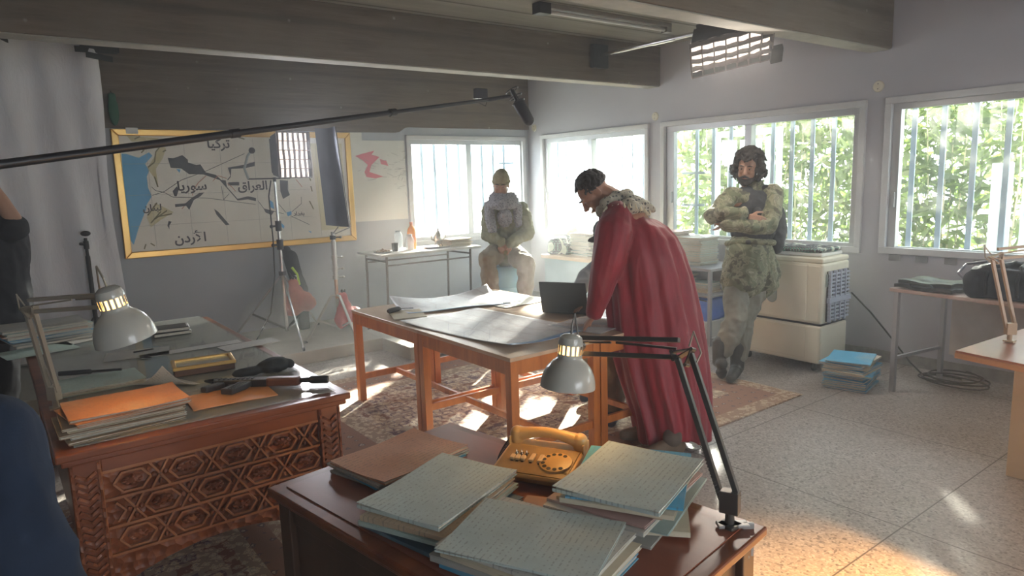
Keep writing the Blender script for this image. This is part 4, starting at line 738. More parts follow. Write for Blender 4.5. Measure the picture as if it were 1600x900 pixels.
# curtain sheet
msh = mat('white_muslin', (.76, .76, .80), .85); n = NT(msh); n.bump(n.noise(n.map(n.coord(), (1, 1, .35)), 9, 6, .65, .6), .5, .02)
t = thing('muslin_sheet', 'white cloth sheet hanging from the ceiling at the far left', 'curtain', (-5.9, -.2, .1))
def cur(u, v):
    x = -7.2+2.26*u; z = .16+2.74*v; e = .0
    y = -.095+.028*sin(x*9+.6*sin(z*1.5))*(1-.25*v)+.020*sin(x*21+z*1.2)+.03*noise.noise(V((x*2, z*1.1, 0)))+.012*noise.noise(V((x*9, z*2.0, 3)))
    if u > .96: x += .02*sin(z*3)
    return V((x-.10*(1-v)*0, y, z))
MB().sheet(cur, 150, 90, 0).build('cloth', msh, t, smooth=True)
for i, (q0, q1, rot) in enumerate((((-5.10, 2.84), (-4.76, 2.865), 1), ((-5.02, 2.80), (-4.80, 2.79), 0), ((-5.06, 2.885), (-4.74, 2.875), 0), ((-5.62, 2.90), (-5.50, 2.86), 0))):
    tag(MB().bar((q0[0], -.175, q0[1]), (q1[0], -.045, q1[1]), .004, .050).build('tape_strip', mat('black_gaffer', (.02, .02, .022), .55)), '%s black tape strip fixing the white sheet to the concrete' % ('steepest', 'lower', 'uppermost', 'far left')[i], 'tape', 'tape strips holding the sheet')
gp = thing('green_pouch', 'dark green pouch hanging between the white sheet and the gold frame', 'pouch', (-4.85, -.05, 2.2)); b = MB(); b.ell((-4.845, -.075, 2.34), (.045, .02, .14)); b.ell((-4.845, -.075, 2.46), (.035, .018, .04)); blob(b, 'pouch_body', mat('dark_green_cloth', (.02, .10, .055), .7), gp, .008, 3); MB().path([(-4.845, -.075, 2.47), (-4.845, -.04, 2.52)], .004, 6).build('hanger', mblk, gp)
# wall rosettes, plates
for i, (px, py, lab) in enumerate(((1373, 135, 'round cream cover plate high between the two right-hand windows'), (1024, 182, 'round cream cover plate between the second and third windows'), (835, 200, 'faint round cover plate near the room corner'))):
    d = ray(px, py); q = CAM+d*((0-CAM.x)/d.x); b = MB(); b.lathe([(.0001, .012), (.040, .011), (.046, 0)], 24, Matrix.Translation((-.001, q.y, q.z)) @ Matrix.Rotation(-pi/2, 4, 'Y')); pl = thing('cover_plate', lab, 'cover plate', (-.001, q.y, q.z), 0, 'round cover plates'); b.build('plate', mat('cream_cover', (.62, .58, .46), .5), pl, smooth='auto')
    for s_ in (-.02, .02): MB().box(-.016, -.010, q.y-.003, q.y+.003, q.z+s_-.004, q.z+s_+.004).build('screw', mblk, pl)
for i in range(4):
    d = ray((1398, 1440, 1486, 1532)[i], (402, 405, 408, 411)[i]); q = CAM+d*((0-CAM.x)/d.x); tag(MB().box(-.008, -.001, q.y-.045, q.y+.045, q.z-.028, q.z+.022).build('wall_block', noisy('grey_block', (.20, .20, .21), (.26, .26, .27), 12), bevel=.002), '%s small grey wall block below the right-hand window sill' % ('first', 'second', 'third', 'fourth')[i], 'wall block', 'grey blocks under the right-hand sill')
# ceiling tube lamp
t = thing('ceiling_tube_fitting', 'unlit fluorescent tube fitting on the concrete ceiling', 'ceiling lamp', (-1.55, -3.06, H-.06)); MB().box(-2.30, -.80, -3.10, -3.03, H-.035, H-.001).build('batten', mat('dull_metal', (.30, .29, .27), .5), t, bevel=.003); MB().tube((-2.24, -3.065, H-.058), (-.86, -3.065, H-.058), .016).build('tube', mat('tube_glass', (.55, .55, .56), .3), t, smooth='auto'); MB().box(-2.34, -2.22, -3.11, -3.02, H-.085, H-.001).build('end_cap', mblk, t, bevel=.004); MB().box(-.86, -.80, -3.10, -3.03, H-.08, H-.035).build('end_cap', MATS['dull_metal'], t, bevel=.003)
# spreader pole and hung softlight
mch = mat('chrome_tube', (.62, .62, .62), .25, .9); mbk = noisy('black_fabric', (.018, .02, .024), (.035, .037, .042), 20, .75)
p0 = V((-.93, -2.30, 2.78)); p1 = V((-.93, -4.455, 2.78)); t = thing('spreader_pole', 'chrome pole wedged between the two concrete beams', 'pole', (-.93, -3.4, 2.78)); MB().tube(p0, p1, .019).build('tube', mch, t, smooth='auto'); MB().tube((-.93, -3.0, 2.78), (-.93, -3.25, 2.78), .024).build('collar', mch, t, smooth='auto')
MB().box(-1.03, -.83, -2.34, -2.287, 2.66, 2.88).build('end_clamp', mbk, t, bevel=.006); MB().box(-.99, -.87, -4.464, -4.40, 2.70, 2.85).build('end_clamp', mbk, t, bevel=.006); b = MB()
b.bar((-.93, -3.72, 2.78), (-.93, -3.72, 2.68), .035, .035); b.tube((-.93, -3.72, 2.74), (-.85, -3.72, 2.74), .008); b.build('hook_clamp', mch, t, bevel=.003)
def softlight(label, c, right, up, w, h, dpt, cols, rows, es, colr, watts, sag=.0, lc=(1, .95, .9), nm='soft_light'):
    right = V(right).normalized(); up = V(up); up = (up-right*up.dot(right)).normalized(); fw_ = right.cross(up); fw_.normalize(); c = V(c)
    # fw_ points out of the lit face
    t = thing(nm, label, 'film light', c); M = Matrix((right, up, -fw_)).transposed().to_4x4(); M.translation = c   # local -z = lit side
    b = MB(); N = 4; w0, h0 = w*.40, h*.42
    vs = [M @ V((sx*w0, sy*h0, dpt)) for sx, sy in ((-1, -1), (1, -1), (1, 1), (-1, 1))]+[M @ V((sx*w/2, sy*h/2, 0)) for sx, sy in ((-1, -1), (1, -1), (1, 1), (-1, 1))]
    b.add(vs, [(3, 2, 1, 0)]+[(i, (i+1) % 4, 4+(i+1) % 4, 4+i) for i in range(4)]); b.build('fabric_box', mbk, t)
    b = MB(); b.box(-w0*.9, w0*.9, -h0*.9, h0*.9, dpt, dpt+.05, M); b.build('lamp_body', mblk, t, bevel=.006)
    m_ = mat(nm+'_diffuser_'+str(int(es*10)), colr, .6, emit=colr, es=es)
    MB().sheet(lambda u, v: M @ V((w*.96*(u-.5), h*.96*(v-.5), .045-.012*sin(u*40)*.3)), 20, 4).build('diffuser', m_, t)
    g = MB(); k = .035
    def P(u, v, z): sg_ = sag*sin(pi*u)*sin(pi*v); return M @ V((w*(u-.5), h*(v-.5), z-sg_-.006*sin(u*31+v*9)))
    for i in range(cols+1):
        g.sheet(lambda a, s_: P(i/cols, a, k*s_), 10, 1, 0)
    for j in range(rows+1):
        g.sheet(lambda a, s_: P(a, j/rows, k*s_), 14, 1, 0)
    for i in range(cols+1):
        for q in range(8): g.bar(P(i/cols, q/8, 0), P(i/cols, (q+1)/8, 0), .008, .008)
    for j in range(rows+1):
        for q in range(10): g.bar(P(q/10, j/rows, 0), P((q+1)/10, j/rows, 0), .008, .008)
    g.build('fabric_grid', mat('grid_cloth_'+nm, (.16, .14, .13), .8), t)
    light('softlight_glow', 'AREA', c+fw_*.03, watts, lc, c+fw_*2, shape='RECTANGLE', size=w*.9, size_y=h*.9); return t, M, fw_
A = at(1088, 92, 4.85); B = at(1192, 66, 4.75); rt = (B-A); c = at(1143, 84, 4.85)+V((0, 0, .0))
t, M, fw_ = softlight('black softlight with sagging fabric grid hung from the ceiling pole', c, rt, V((-.55, -.66, .52)), .56, .34, .17, 7, 4, 0.5, (.98, .86, .76), 6, .02, (1, .88, .76))
b = MB(); b.path([(-.93, -3.72, 2.68), c+V((.05, .05, .20)), c+V((.04, .02, .10))], .010, 8); b.build('hanging_yoke', mch, t); MB().box(.27, .35, -.20, -.05, -.02, .02, M).build('velcro_flap', mbk, t, bevel=.003)
# tripod light stand with LED softbox
z0 = .1205; bs = fl(449, 521, .13); bx, by = bs.x, bs.y; TOP = zat(bx, by, 282)
t = thing('light_stand', 'tall chrome tripod stand carrying the lit square softbox by the wall map', 'light stand', (bx, by, z0))
MB().tube((bx, by, zat(bx, by, 517)), (bx, by, zat(bx, by, 395)), .020).build('lower_tube', mch, t, smooth='auto'); MB().tube((bx, by, zat(bx, by, 395)), (bx, by, zat(bx, by, 350)), .017).build('middle_tube', mch, t, smooth='auto'); MB().tube((bx, by, zat(bx, by, 350)), (bx, by, TOP), .013).build('upper_tube', mch, t, smooth='auto')
for py, s_ in ((382, .032), (353, .030)): z = zat(bx, by, py); b = MB(); b.tube((bx, by, z-.05), (bx, by, z+.05), s_); b.tube((bx, by, z), (bx-.07, by-.03, z), .010); b.ell((bx-.08, by-.035, z), .018); b.build('clamp_collar', mblk, t, smooth='auto')
zc = zat(bx, by, 427); zl = zat(bx, by, 517); MB().tube((bx, by, zc-.02), (bx, by, zc+.02), .035).build('leg_collar', mblk, t)
for (fx, fy) in ((475, 548), (366, 527), (600, 470)):
    f = fl(fx, fy, z0+.004) if fx < 500 else V((bx+.42, by+.22, z0+.004)); f = V((max(f.x, bx-.62), f.y, f.z)); s_ = V((bx, by, zc))+(f-V((bx, by, zc))).normalized()*.03; f.y = min(f.y, -.03); lg = MB().tube(s_, f, .0105).build('leg', mch, t, smooth='auto'); MB().cap(f+(s_-f)*.03, f+V((0, 0, .008)), .012).build('rubber_foot', mblk, lg)
    mid = s_.lerp(f, .62); MB().bar(V((bx, by, zl+.02)), mid, .008, .020).build('brace', mblk, t)
c = V((bx, by, 0))+V((0, 0, 0)); c.z = zat(bx, by, 242)
ct = at(461, 242, dep((bx, by, 1.5))-.12); t, M, fw_ = softlight('lit square LED softbox with fabric grid on the tripod stand', ct, V((CR.x*.66+CF.x*.75, CR.y*.66+CF.y*.75, 0)), (0, 0, 1), .34, .44, .20, 6, 5, 0.55, (.93, .92, 1.0), 8, .0, (.92, .93, 1))
b = MB(); b.path([V((bx, by, TOP-.01)), V((bx, by, TOP+.03))], .016, 10); b.bar(V((bx, by, TOP+.02))+M.to_3x3() @ V((-.24, 0, .06)), V((bx, by, TOP+.02))+M.to_3x3() @ V((.20, 0, .06)), .03, .012); b.build('yoke_bar', mblk, t); q0 = V((bx, by, TOP+.02))+M.to_3x3() @ V((-.24, 0, .06)); MB().path([q0, q0+V((-.03, 0, .10)), q0+V((.01, 0, .22)), q0+V((.06, .0, .28))], .012, 8).build('yoke_arm', mat('pale_yoke', (.40, .46, .46), .4), t); MB().ell(q0+V((.05, -.02, .27)), .03).build('tilt_knob', mblk, t)
b = MB(); P0 = V((bx-.05, by-.04, TOP)); pts = [P0, P0+V((-.05, -.05, -.15)), V((bx-.09, by-.08, 1.1)), V((bx-.12, by-.13, .75)), V((bx-.22, by-.22, .40)), V((bx-.42, by-.28, .1315)), V((bx-.8, by-.30, .1285))]
tag(b.path(pts, .0065, 7).build('power_cable', mblk, smooth=True), 'black power cable drooping from the softbox down to the platform', 'cable')
# c-stand with flag
bs = fl(531, 524, .13); bx, by = bs.x, bs.y; t = thing('century_stand', 'steel stand with knuckles carrying the tall dark flag panel', 'light stand', (bx, by, z0)); ms_ = mat('stand_steel', (.42, .41, .39), .35, .8); mco = mat('copper_tube', (.48, .30, .20), .3, .8)
MB().tube((bx, by, .19), (bx, by, zat(bx, by, 460)), .016).build('lower_tube', ms_, t, smooth='auto'); MB().tube((bx, by, zat(bx, by, 466)), (bx, by, zat(bx, by, 432)), .017).build('copper_section', mco, t, smooth='auto'); MB().tube((bx, by, zat(bx, by, 434)), (bx, by, zat(bx, by, 376)), .024).build('upper_tube', ms_, t, smooth='auto'); MB().tube((bx, by, zat(bx, by, 380)), (bx, by, zat(bx, by, 362)), .017).build('spigot', ms_, t, smooth='auto')
for py in (371, 402, 420, 433): z = zat(bx, by, py); b = MB(); b.tube((bx, by, z-.02), (bx, by, z+.02), .030); b.tube((bx-.02, by, z), (bx+.06, by-.03, z), .007); b.ell((bx+.065, by-.032, z), (.016, .016, .012)); b.build('knuckle', ms_ if py > 380 else mblk, t, smooth='auto')
zt = zat(bx, by, 461); 
for (dx, dy) in ((-.05, -.56), (-.36, -.05), (.36, .10)):
    f = V((bx+dx, by+dy, z0+.012)); s_ = V((bx, by, zt))+V((dx, dy, 0)).normalized()*.02; m1 = V((bx, by, zt-.04))+V((dx, dy, 0))*.25; lg = MB().path([s_, s_+V((dx, dy, 0))*.12, f], .013, 8).build('leg', ms_, t); MB().tube(f+V((dx, dy, 0))*-.02, f+V((dx, dy, 0))*.06, .013).build('rubber_foot', mblk, lg); MB().bar(V((bx, by, .21)), s_.lerp(f, .55), .006, .016).build('brace', ms_, t)
D_ = dep((bx, by, 1.5))-.06; P = [at(493, 201, D_), at(524, 198, D_-.02), at(547, 355, D_), at(511, 352, D_+.02)]; fc = sum(P, V((0, 0, 0)))/4
t = thing('flag_panel', 'tall dark reflector panel tilted on the steel stand in front of the framed map', 'flag', fc); mfl = noisy('satin_grey_panel', (.10, .11, .14), (.14, .15, .18), 3, .38, bump=0, metal=.4); nrm = (P[1]-P[0]).cross(P[3]-P[0]).normalized()
b = MB(); b.sheet(lambda u, v: (P[0].lerp(P[1], u)).lerp(P[3].lerp(P[2], u), v)+nrm*(.05*sin(pi*u)-.025), 12, 2); b.build('panel', mfl, t, smooth=True)
MB().path([P[2], P[1]], .005, 6).build('edge_rod', mblk, t); MB().path([P[0], P[3]], .005, 6).build('edge_rod', mblk, t); MB().path([(P[3]+P[2])/2, V((bx, by, zat(bx, by, 366)))], .006, 6).build('holding_rod', ms_, t); MB().path([P[2], V((bx+.02, by, zat(bx, by, 366)))], .005, 6).build('holding_rod', ms_, t)
# sandbags & bag
msb = noisy('orange_red_nylon', (.42, .10, .06), (.52, .15, .09), 10, .6); msr = noisy('red_nylon', (.45, .07, .08), (.55, .11, .11), 10, .6)
def sandbag(label, px, py, D, s, m, hook):
    c = at(px, py, D); t = thing('sandbag', label, 'sandbag', c, 0); b = MB(); b.cap(c+V((-.02, 0, .14)), c+V((.0, 0, -.06)), .045*s, .10*s); b.cap(c+V((.02, 0, -.04)), c+V((.09, -.02, -.06)), .10*s, .09*s); b.cap(c+V((-.03, 0, .0)), c+V((-.05, 0, -.11)), .07*s, .08*s); blob(b, 'bag_body', m, t, .008, 4, .014, 9, int(px)); MB().path([c+V((-.02, 0, .14)), c+V((-.03, -.01, .20)), V(hook), c+V((.01, .01, .20)), c+V((0, 0, .12))], .010, 6).build('strap', mblk, t); return t
dk = dep(bs); sandbag('orange red sandbag hanging on the tripod of the lit softbox', 464, 464, dep((-3.5, -.4, .4)), 1.05, msb, at(452, 427, dep((-3.5, -.4, .4)))); sandbag('red sandbag hanging on the steel stand of the flag panel', 540, 484, dk-.05, .80, msr, at(533, 461, dk-.05))
c = at(457, 415, dep((-3.45, -.25, .5))); t = thing('lens_bag', 'black padded bag with a lime stripe standing behind the tripod stand', 'bag', c); b = MB(); d0 = at(447, 392, dep(c)); d1 = at(470, 452, dep(c)); b.cap(d0, d1, .05, .075); b.cap(at(455, 400, dep(c)), at(466, 440, dep(c)), .06, .06); blob(b, 'bag_body', mbk, t, .008, 3, .006, 9)
MB().path([at(456, 418, dep(c)-.09), at(464, 428, dep(c)-.095), at(468, 445, dep(c)-.09)], [.014, .012, .012], 6).build('lime_stripe', mat('lime', (.50, .70, .05), .5), t); MB().path([at(462, 430, dep(c)-.10), at(463, 441, dep(c)-.10)], .016, 6).build('white_tab', mat('white_tag', (.7, .7, .7), .5), t); MB().box(d1.x-.05, d1.x+.06, d1.y-.04, d1.y+.04, z0, d1.z).build('bag_base', mbk, t, bevel=.02)
# slim black stand at the left
P0 = at(133, 368, 6.1); bx, by = P0.x, P0.y; t = thing('microphone_stand', 'slim black tripod stand in front of the white sheet', 'stand', (bx, by, z0)); MB().tube((bx, by, z0+.02), (bx, by, zat(bx, by, 400)), .019).build('lower_tube', mblk, t, smooth='auto'); MB().tube((bx, by, zat(bx, by, 405)), (bx, by, zat(bx, by, 372)), .013).build('upper_tube', mblk, t, smooth='auto'); b = MB(); z = zat(bx, by, 382); b.tube((bx, by, z-.04), (bx, by, z+.03), .022); b.tube((bx, by, z), (bx-.05, by-.02, z+.01), .012); b.build('clamp', mblk, t); b = MB(); b.ell((bx+.005, by, zat(bx, by, 365)), (.040, .03, .024)); b.build('head', mblk, t, smooth=True)
for a in (.4, 2.5, 4.6): MB().tube((bx, by, z0+.40), (bx+.32*cos(a), by+.2*sin(a), z0+.008), .009).build('leg', mblk, t)
# boom pole with microphone
pa = at(-60, 265, 2.55); pb = at(762, 156, 4.55); t = thing('boom_pole', 'long black microphone boom pole reaching across the room from the left', 'boom pole', pa); mcf = mat('carbon_black', (.02, .02, .024), .35)
MB().tube(pa, pa.lerp(pb, .38), .0185).build('thick_section', mcf, t, smooth='auto'); MB().tube(pa.lerp(pb, .375), pa.lerp(pb, .72), .0155).build('middle_section', mcf, t, smooth='auto'); MB().tube(pa.lerp(pb, .715), pb, .0125).build('thin_section', mcf, t, smooth='auto')
for k in (.37, .71): MB().tube(pa.lerp(pb, k), pa.lerp(pb, k+.015), .022).build('locking_collar', mcf, t, smooth='auto')
q = at(751, 152, 4.52); MB().box(q.x-.045, q.x+.045, q.y-.02, q.y+.02, q.z-.01, q.z+.055).build('transmitter', mcf, t, bevel=.005)
ma = at(797, 150, 4.62); b = MB(); b.path([pb, ma], [.014, .012], 8); b.build('tip_section', mcf, t); mt_ = thing('shotgun_microphone', 'black fur-free microphone in a shock mount hanging at the boom tip', 'microphone', ma); u0 = at(800, 141, 4.62); u1 = at(812, 164, 4.62); u2 = at(826, 188, 4.62); MB().cap(u1, u2, .042, .036).build('foam_windshield', mblk, mt_, smooth=True); MB().tube(u0, u1, .015).build('microphone_body', mcf, mt_, smooth='auto')
b = MB(); dd = (u2-u0).normalized()
for s_ in (.0, .05, .09): c = u0+dd*s_; e1 = dd.orthogonal().normalized(); e2 = dd.cross(e1); b.path([c+(e1*cos(a)+e2*sin(a))*.045 for a in [k*pi/8 for k in range(16)]], .0035, 5, closed=True)
b.bar(u0+dd.orthogonal()*.045, u0+dd*.09+dd.orthogonal()*.045, .01, .01); b.build('shock_mount', mcf, mt_); MB().path([pb, pb+V((-.02, 0, -.04)), pb+V((-.08, 0, -.02)), q+V((0, 0, .03))], .003, 5).build('microphone_cable', mblk, mt_)
# --- tea things
tz = .8805
def tp(px, py=385): p = fl(px, py, tz); p.y = min(max(p.y, -.84), -.34); return p
t = thing('serving_tray', 'oval silver serving tray on the narrow table under the corner window', 'tray', (-1.83, -.62, tz)); b = MB(); b.lathe([(.0001, .004), (.13, .004), (.155, .016), (.160, .018), (.160, .014), (.13, 0), (.0001, 0)], 40, Matrix.Translation(t.location) @ Matrix.Diagonal((1.2, .85, 1, 1))); msil = mat('silver', (.62, .62, .60), .22, .9); b.build('tray_body', msil, t, smooth='auto')
t = thing('teapot', 'engraved silver teapot with curved spout on the tray', 'teapot', (-1.82, -.60, tz+.0045)); L = t.location; M_ = Matrix.Translation(L); b = MB(); b.lathe([(.0001, .03), (.03, .03), (.045, .05), (.055, .085), (.050, .125), (.032, .150), (.026, .16), (.0001, .16)], 24, M_); bd = b.build('body', msil, t, smooth='auto'); b = MB(); b.lathe([(.028, .16), (.024, .175), (.008, .185), (.009, .20), (.0001, .21)], 16, M_); b.build('lid', msil, t, smooth='auto')
for k in range(4): a = pi/4+k*pi/2; MB().path([L+V((.03*cos(a), .03*sin(a), .04)), L+V((.045*cos(a), .045*sin(a), .015)), L+V((.05*cos(a), .05*sin(a), .001))], .005, 6).build('foot', msil, t)
MB().path([L+V((-.045, 0, .07)), L+V((-.085, 0, .09)), L+V((-.09, 0, .14)), L+V((-.11, 0, .17))], [.013, .010, .007, .006], 10).build('spout', msil, t, smooth=True); MB().path([L+V((.04, 0, .14)), L+V((.08, 0, .165)), L+V((.105, 0, .14)), L+V((.09, 0, .09)), L+V((.05, 0, .07))], .006, 8).build('handle', msil, t, smooth=True)
t = thing('orange_drink_bottle', 'plastic bottle of orange drink beside the window frame', 'bottle', (-2.13, -.55, tz)); M_ = Matrix.Translation(t.location); b = MB(); b.lathe([(.0001, 0), (.046, 0), (.048, .01), (.048, .19), (.040, .225), (.016, .26), (.016, .275), (.0001, .275)], 24, M_); b.build('bottle_body', mat('orange_juice', (.90, .30, .03), .25), t, smooth='auto'); MB().lathe([(.0001, .30), (.018, .30), (.018, .272), (.0001, .272)], 16, M_).build('cap', mat('orange_cap', (.65, .16, .04), .4), t); MB().lathe([(.0485, .075), (.0485, .155)], 24, M_).build('label_band', mat('bottle_label', (.75, .22, .05), .4), t)
mjar = mat('jar_glass', (.75, .82, .86), .05, alpha=.4)
for i, (x, y, lab) in enumerate(((-2.27, -.50, 'clear glass jar left of the orange bottle'), (-2.22, -.66, 'shorter clear glass jar in front, left of the orange bottle'))): t = thing('glass_jar', lab, 'jar', (x, y, tz)); M_ = Matrix.Translation(t.location); h_ = .17-.04*i; MB().lathe([(.0001, .003), (.042, .003), (.045, .02), (.045, h_), (.030, h_+.02), (.030, h_+.035)], 20, M_).build('jar_body', mjar, t, smooth='auto'); MB().lathe([(.032, h_+.03), (.032, h_+.045), (.0001, h_+.045)], 20, M_).build('lid', mat('jar_lid', (.3, .32, .34), .4, .5), t)
t = thing('dark_cup', 'dark cup between the glass jars and the heap of small things', 'cup', (-2.38, -.62, tz)); MB().lathe([(.0001, .002), (.032, .002), (.038, .09), (.035, .09), (.030, .008), (.0001, .008)], 20, Matrix.Translation(t.location)).build('cup_body', mblk, t, smooth='auto')
random.seed(9); b = MB(); sp_ = V((-2.54, -.64, tz)); b.lathe([(.0001, .001), (.09, .001), (.10, .012), (.09, .006), (.0001, .006)], 24, Matrix.Translation(sp_)); 
t = thing('nut_plate', 'plate heaped with small brown things at the left end of the narrow table', 'plate', sp_); b.build('plate', msil, t, smooth='auto'); b = MB()
for i in range(90): a = random.uniform(0, 6.28); r_ = random.uniform(0, .075); b.ell(sp_+V((r_*cos(a), r_*sin(a), .012+.03*random.random()*(1-r_/.09))), (.009, .008, .007), n=6, h=4)
b.build('nuts', noisy('nut_brown', (.16, .09, .05), (.34, .22, .14), 40), t, smooth=True)['kind'] = 'stuff'
farc = ['white', 'cream', 'grey', 'tan', 'white', 'teal', 'blue']
stack((-1.60, -.60, tz), radians(6), .30, .24, 8, farc, 'in the stack right of the teapot', 'files beside the teapot', .011, seed=31, far=True, jit=.012)
# --- window 2 desk
stack((-.50, -1.66, .7405), radians(86), .33, .25, 14, farc, 'in the left pile under the second window', 'files in the left pile under the second window', .0155, seed=33, far=True, jit=.014, jr=.12)
stack((-.45, -2.02, .7405), radians(92), .33, .25, 15, ['white', 'blue', 'grey', 'cream', 'teal'], 'in the right pile under the second window', 'files in the right pile under the second window', .015, seed=34, far=True, jit=.012, jr=.10)
mke = mat('green_keffiyeh', (.05, .28, .22), .85); n = NT(mke); co = n.coord(); w = n.n('TexVoronoi', {'Vector': co, 'Scale': 38., 'Randomness': .15}, distance='MANHATTAN').outputs['Distance']; w2_ = n.n('TexWave', {'Vector': co, 'Scale': 3.1}, bands_direction='X').outputs[1]
n.col(n.mix(n.m('GREATER_THAN', w2_, .86), n.ramp(w, [(0, (.03, .22, .17)), (.38, (.03, .22, .17)), (.42, (.55, .62, .52)), (.55, (.05, .05, .06))], True), (.62, .66, .55)))
c = V((-.52, -1.30, .7405)); t = thing('green_scarf_bundle', 'rolled green chequered scarf on the left end of the panelled desk', 'scarf', c); b = MB(); b.cap(c+V((-.15, -.02, .10)), c+V((.18, .02, .10)), .10, .10); b.cap(c+V((-.10, -.13, .06)), c+V((.10, -.10, .06)), .06, .06); b.cap(c+V((-.2, .02, .04)), c+V((.2, .02, .04)), .04, .04); blob(b, 'cloth', mke, t, .010, 3, .014, 12)
c = V((-.33, -1.27, .925)); t = thing('beige_cloth_bundle', 'small beige cloth bundle on top of the green scarf by the window', 'cloth', c); b = MB(); b.ell(c+V((0, 0, .035)), (.10, .09, .045)); b.ell(c+V((.02, .02, .07)), (.05, .04, .04)); blob(b, 'cloth', noisy('beige_cloth', (.55, .47, .33), (.65, .56, .42), 9), t, .008, 3, .012, 14)
# --- shelf table stacks
stack((-.36, -2.72, .7355), radians(92), .33, .27, 16, ['pink', 'white', 'cream', 'tan', 'grey'], 'in the pinkish pile behind the red cloak', 'files in the pinkish pile behind the red cloak', .0165, seed=36, far=True, jit=.010)
stack((-.36, -3.05, .7355), radians(88), .33, .27, 15, ['blue', 'white', 'teal', 'blue', 'grey'], 'in the bluish pile beside the soldier', 'files in the bluish pile beside the soldier', .0162, seed=37, far=True, jit=.010)
stack((-.36, -2.80, .4755), radians(90), .33, .26, 9, ['grey', 'cream', 'teal', 'tan'], 'on the middle shelf behind the red cloak', 'files on the middle shelf', .0155, seed=38, far=True, jit=.012)
stack((-.36, -3.12, .4755), radians(90), .30, .22, 6, ['grey', 'tan', 'teal'], 'in the low shelf pile beside the soldier', 'files in the low pile on the middle shelf', .0155, seed=39, far=True, jit=.010)
c = V((-.42, -3.12, .24)); t = thing('blue_cool_bag', 'bright blue soft bag with dark straps on the lower shelf beside the soldier', 'bag', (c.x, c.y, .2205)); b = MB(); b.box(c.x-.14, c.x+.14, c.y-.22, c.y+.22, .224, .43); blob(b, 'bag_body', noisy('bright_blue_nylon', (.07, .16, .58), (.10, .22, .68), 6, .5), t, .012, 8, .010, 6)
for s_ in (-.09, .10): MB().path([(c.x-.14, c.y+s_, .25), (c.x-.155, c.y+s_, .36), (c.x-.13, c.y+s_, .44), (c.x-.05, c.y+s_, .445)], .013, 6).build('strap', mbk, t)
MB().path([(c.x-.15, c.y+.22, .42), (c.x-.15, c.y, .435), (c.x-.15, c.y-.22, .42)], .006, 6).build('zip', mbk, t)
t = thing('white_carton', 'low white carton under the blue bag on the bottom shelf', 'box', (-.40, -3.08, .056)); MB().box(-.58, -.16, -3.34, -2.70, .0562, .20).build('carton', mwp, t, bevel=.004); MB().box(-.59, -.15, -3.35, -2.69, .20, .2195).build('lid', mwp, t, bevel=.003)
# --- cooler top cloth
c = V((-.52, -4.15, .9555)); t = thing('folded_green_scarf', 'folded green chequered scarf lying on top of the cream cooler', 'scarf', c); b = MB(); b.box(c.x-.13, c.x+.18, c.y-.34, c.y+.26, c.z+.002, c.z+.034); b.cap(c+V((-.12, -.28, .020)), c+V((-.10, .18, .020)), .020); blob(b, 'cloth', mke, t, .009, 5, .012, 10)
tag(MB().path([(-.36, -4.60, .62), (-.20, -4.68, .45), (-.10, -4.80, .25), (-.12, -4.98, .06), (-.2, -5.10, .012), (-.3, -5.3, .010)], .007, 7).build('power_cable', mblk, smooth=True), 'dark power cable of the cooler hanging along the wall to the floor', 'cable')
b = MB(); pts = []
for i in range(120): a = i*.21; r_ = .20+.035*sin(i*.37); pts.append(V((-.30+r_*.75*cos(a), -5.36+r_*sin(a), .012+.0016*i*.35)))
tag(b.path(pts, .006, 6).build('coiled_cable', mblk, smooth=True), 'coil of dark cable on the floor under the metal table', 'cable')
stack((-.83, -4.86, .0015), radians(12), .36, .30, 15, ['bright blue', 'bright blue', 'white', 'cream', 'grey', 'teal'], 'in the floor pile beside the cooler', 'files in the floor pile beside the cooler', .0128, seed=41, far=True, jit=.010, jr=.09)
# --- bags on the metal table
q = V((-.66, -5.33, .7605)); t = thing('leather_portfolio', 'black leather document case lying flat on the metal table', 'case', q, radians(-9)); ml_ = mat('glossy_black_leather', (.03, .03, .034), .28)
b = MB(); b.sheet(lambda u, v: V((.30*(u-.5), .40*(v-.5), .030+.008*sin(v*9)+.004*sin(u*11))), 16, 20, .026); b.build('lower_case', ml_, t, local=True, bevel=.004); b = MB(); b.sheet(lambda u, v: V((.27*(u-.5)+.01, .37*(v-.5), .058+.006*sin(v*8+1)+.004*sin(u*9))), 16, 20, .022); b.build('upper_flap', ml_, t, local=True); MB().path([(-.15, -.08, .03), (-.17, -.07, .05), (-.17, .07, .05), (-.15, .08, .03)], .008, 8).build('handle', ml_, t, local=True)
q = at(1570, 437, dep((-.68, -5.88, .9))); q = V((-.70, -5.80, .7605)); t = thing('black_equipment_bag', 'bulky black equipment bag with straps behind the beige lamp', 'bag', q); b = MB(); b.box(q.x-.15, q.x+.15, q.y-.20, q.y+.20, q.z+.004, q.z+.19); b.cap(q+V((-.10, .10, .17)), q+V((.08, -.12, .20)), .05); b.cap(q+V((-.13, .18, .06)), q+V((-.13, .18, .13)), .05); blob(b, 'bag_body', mbk, t, .010, 6, .014, 9)
for s_ in (-.08, .09): MB().path([q+V((-.17, s_, .03)), q+V((-.185, s_, .12)), q+V((-.13, s_, .215)), q+V((.02, s_, .24))], .011, 6).build('strap', mblk, t)
MB().path([q+V((-.16, .20, .10)), q+V((-.12, .27, .15)), q+V((-.02, .26, .2)), q+V((.03, .16, .22))], .009, 6).build('carry_handle', mat('grey_strap', (.16, .15, .19), .5), t)
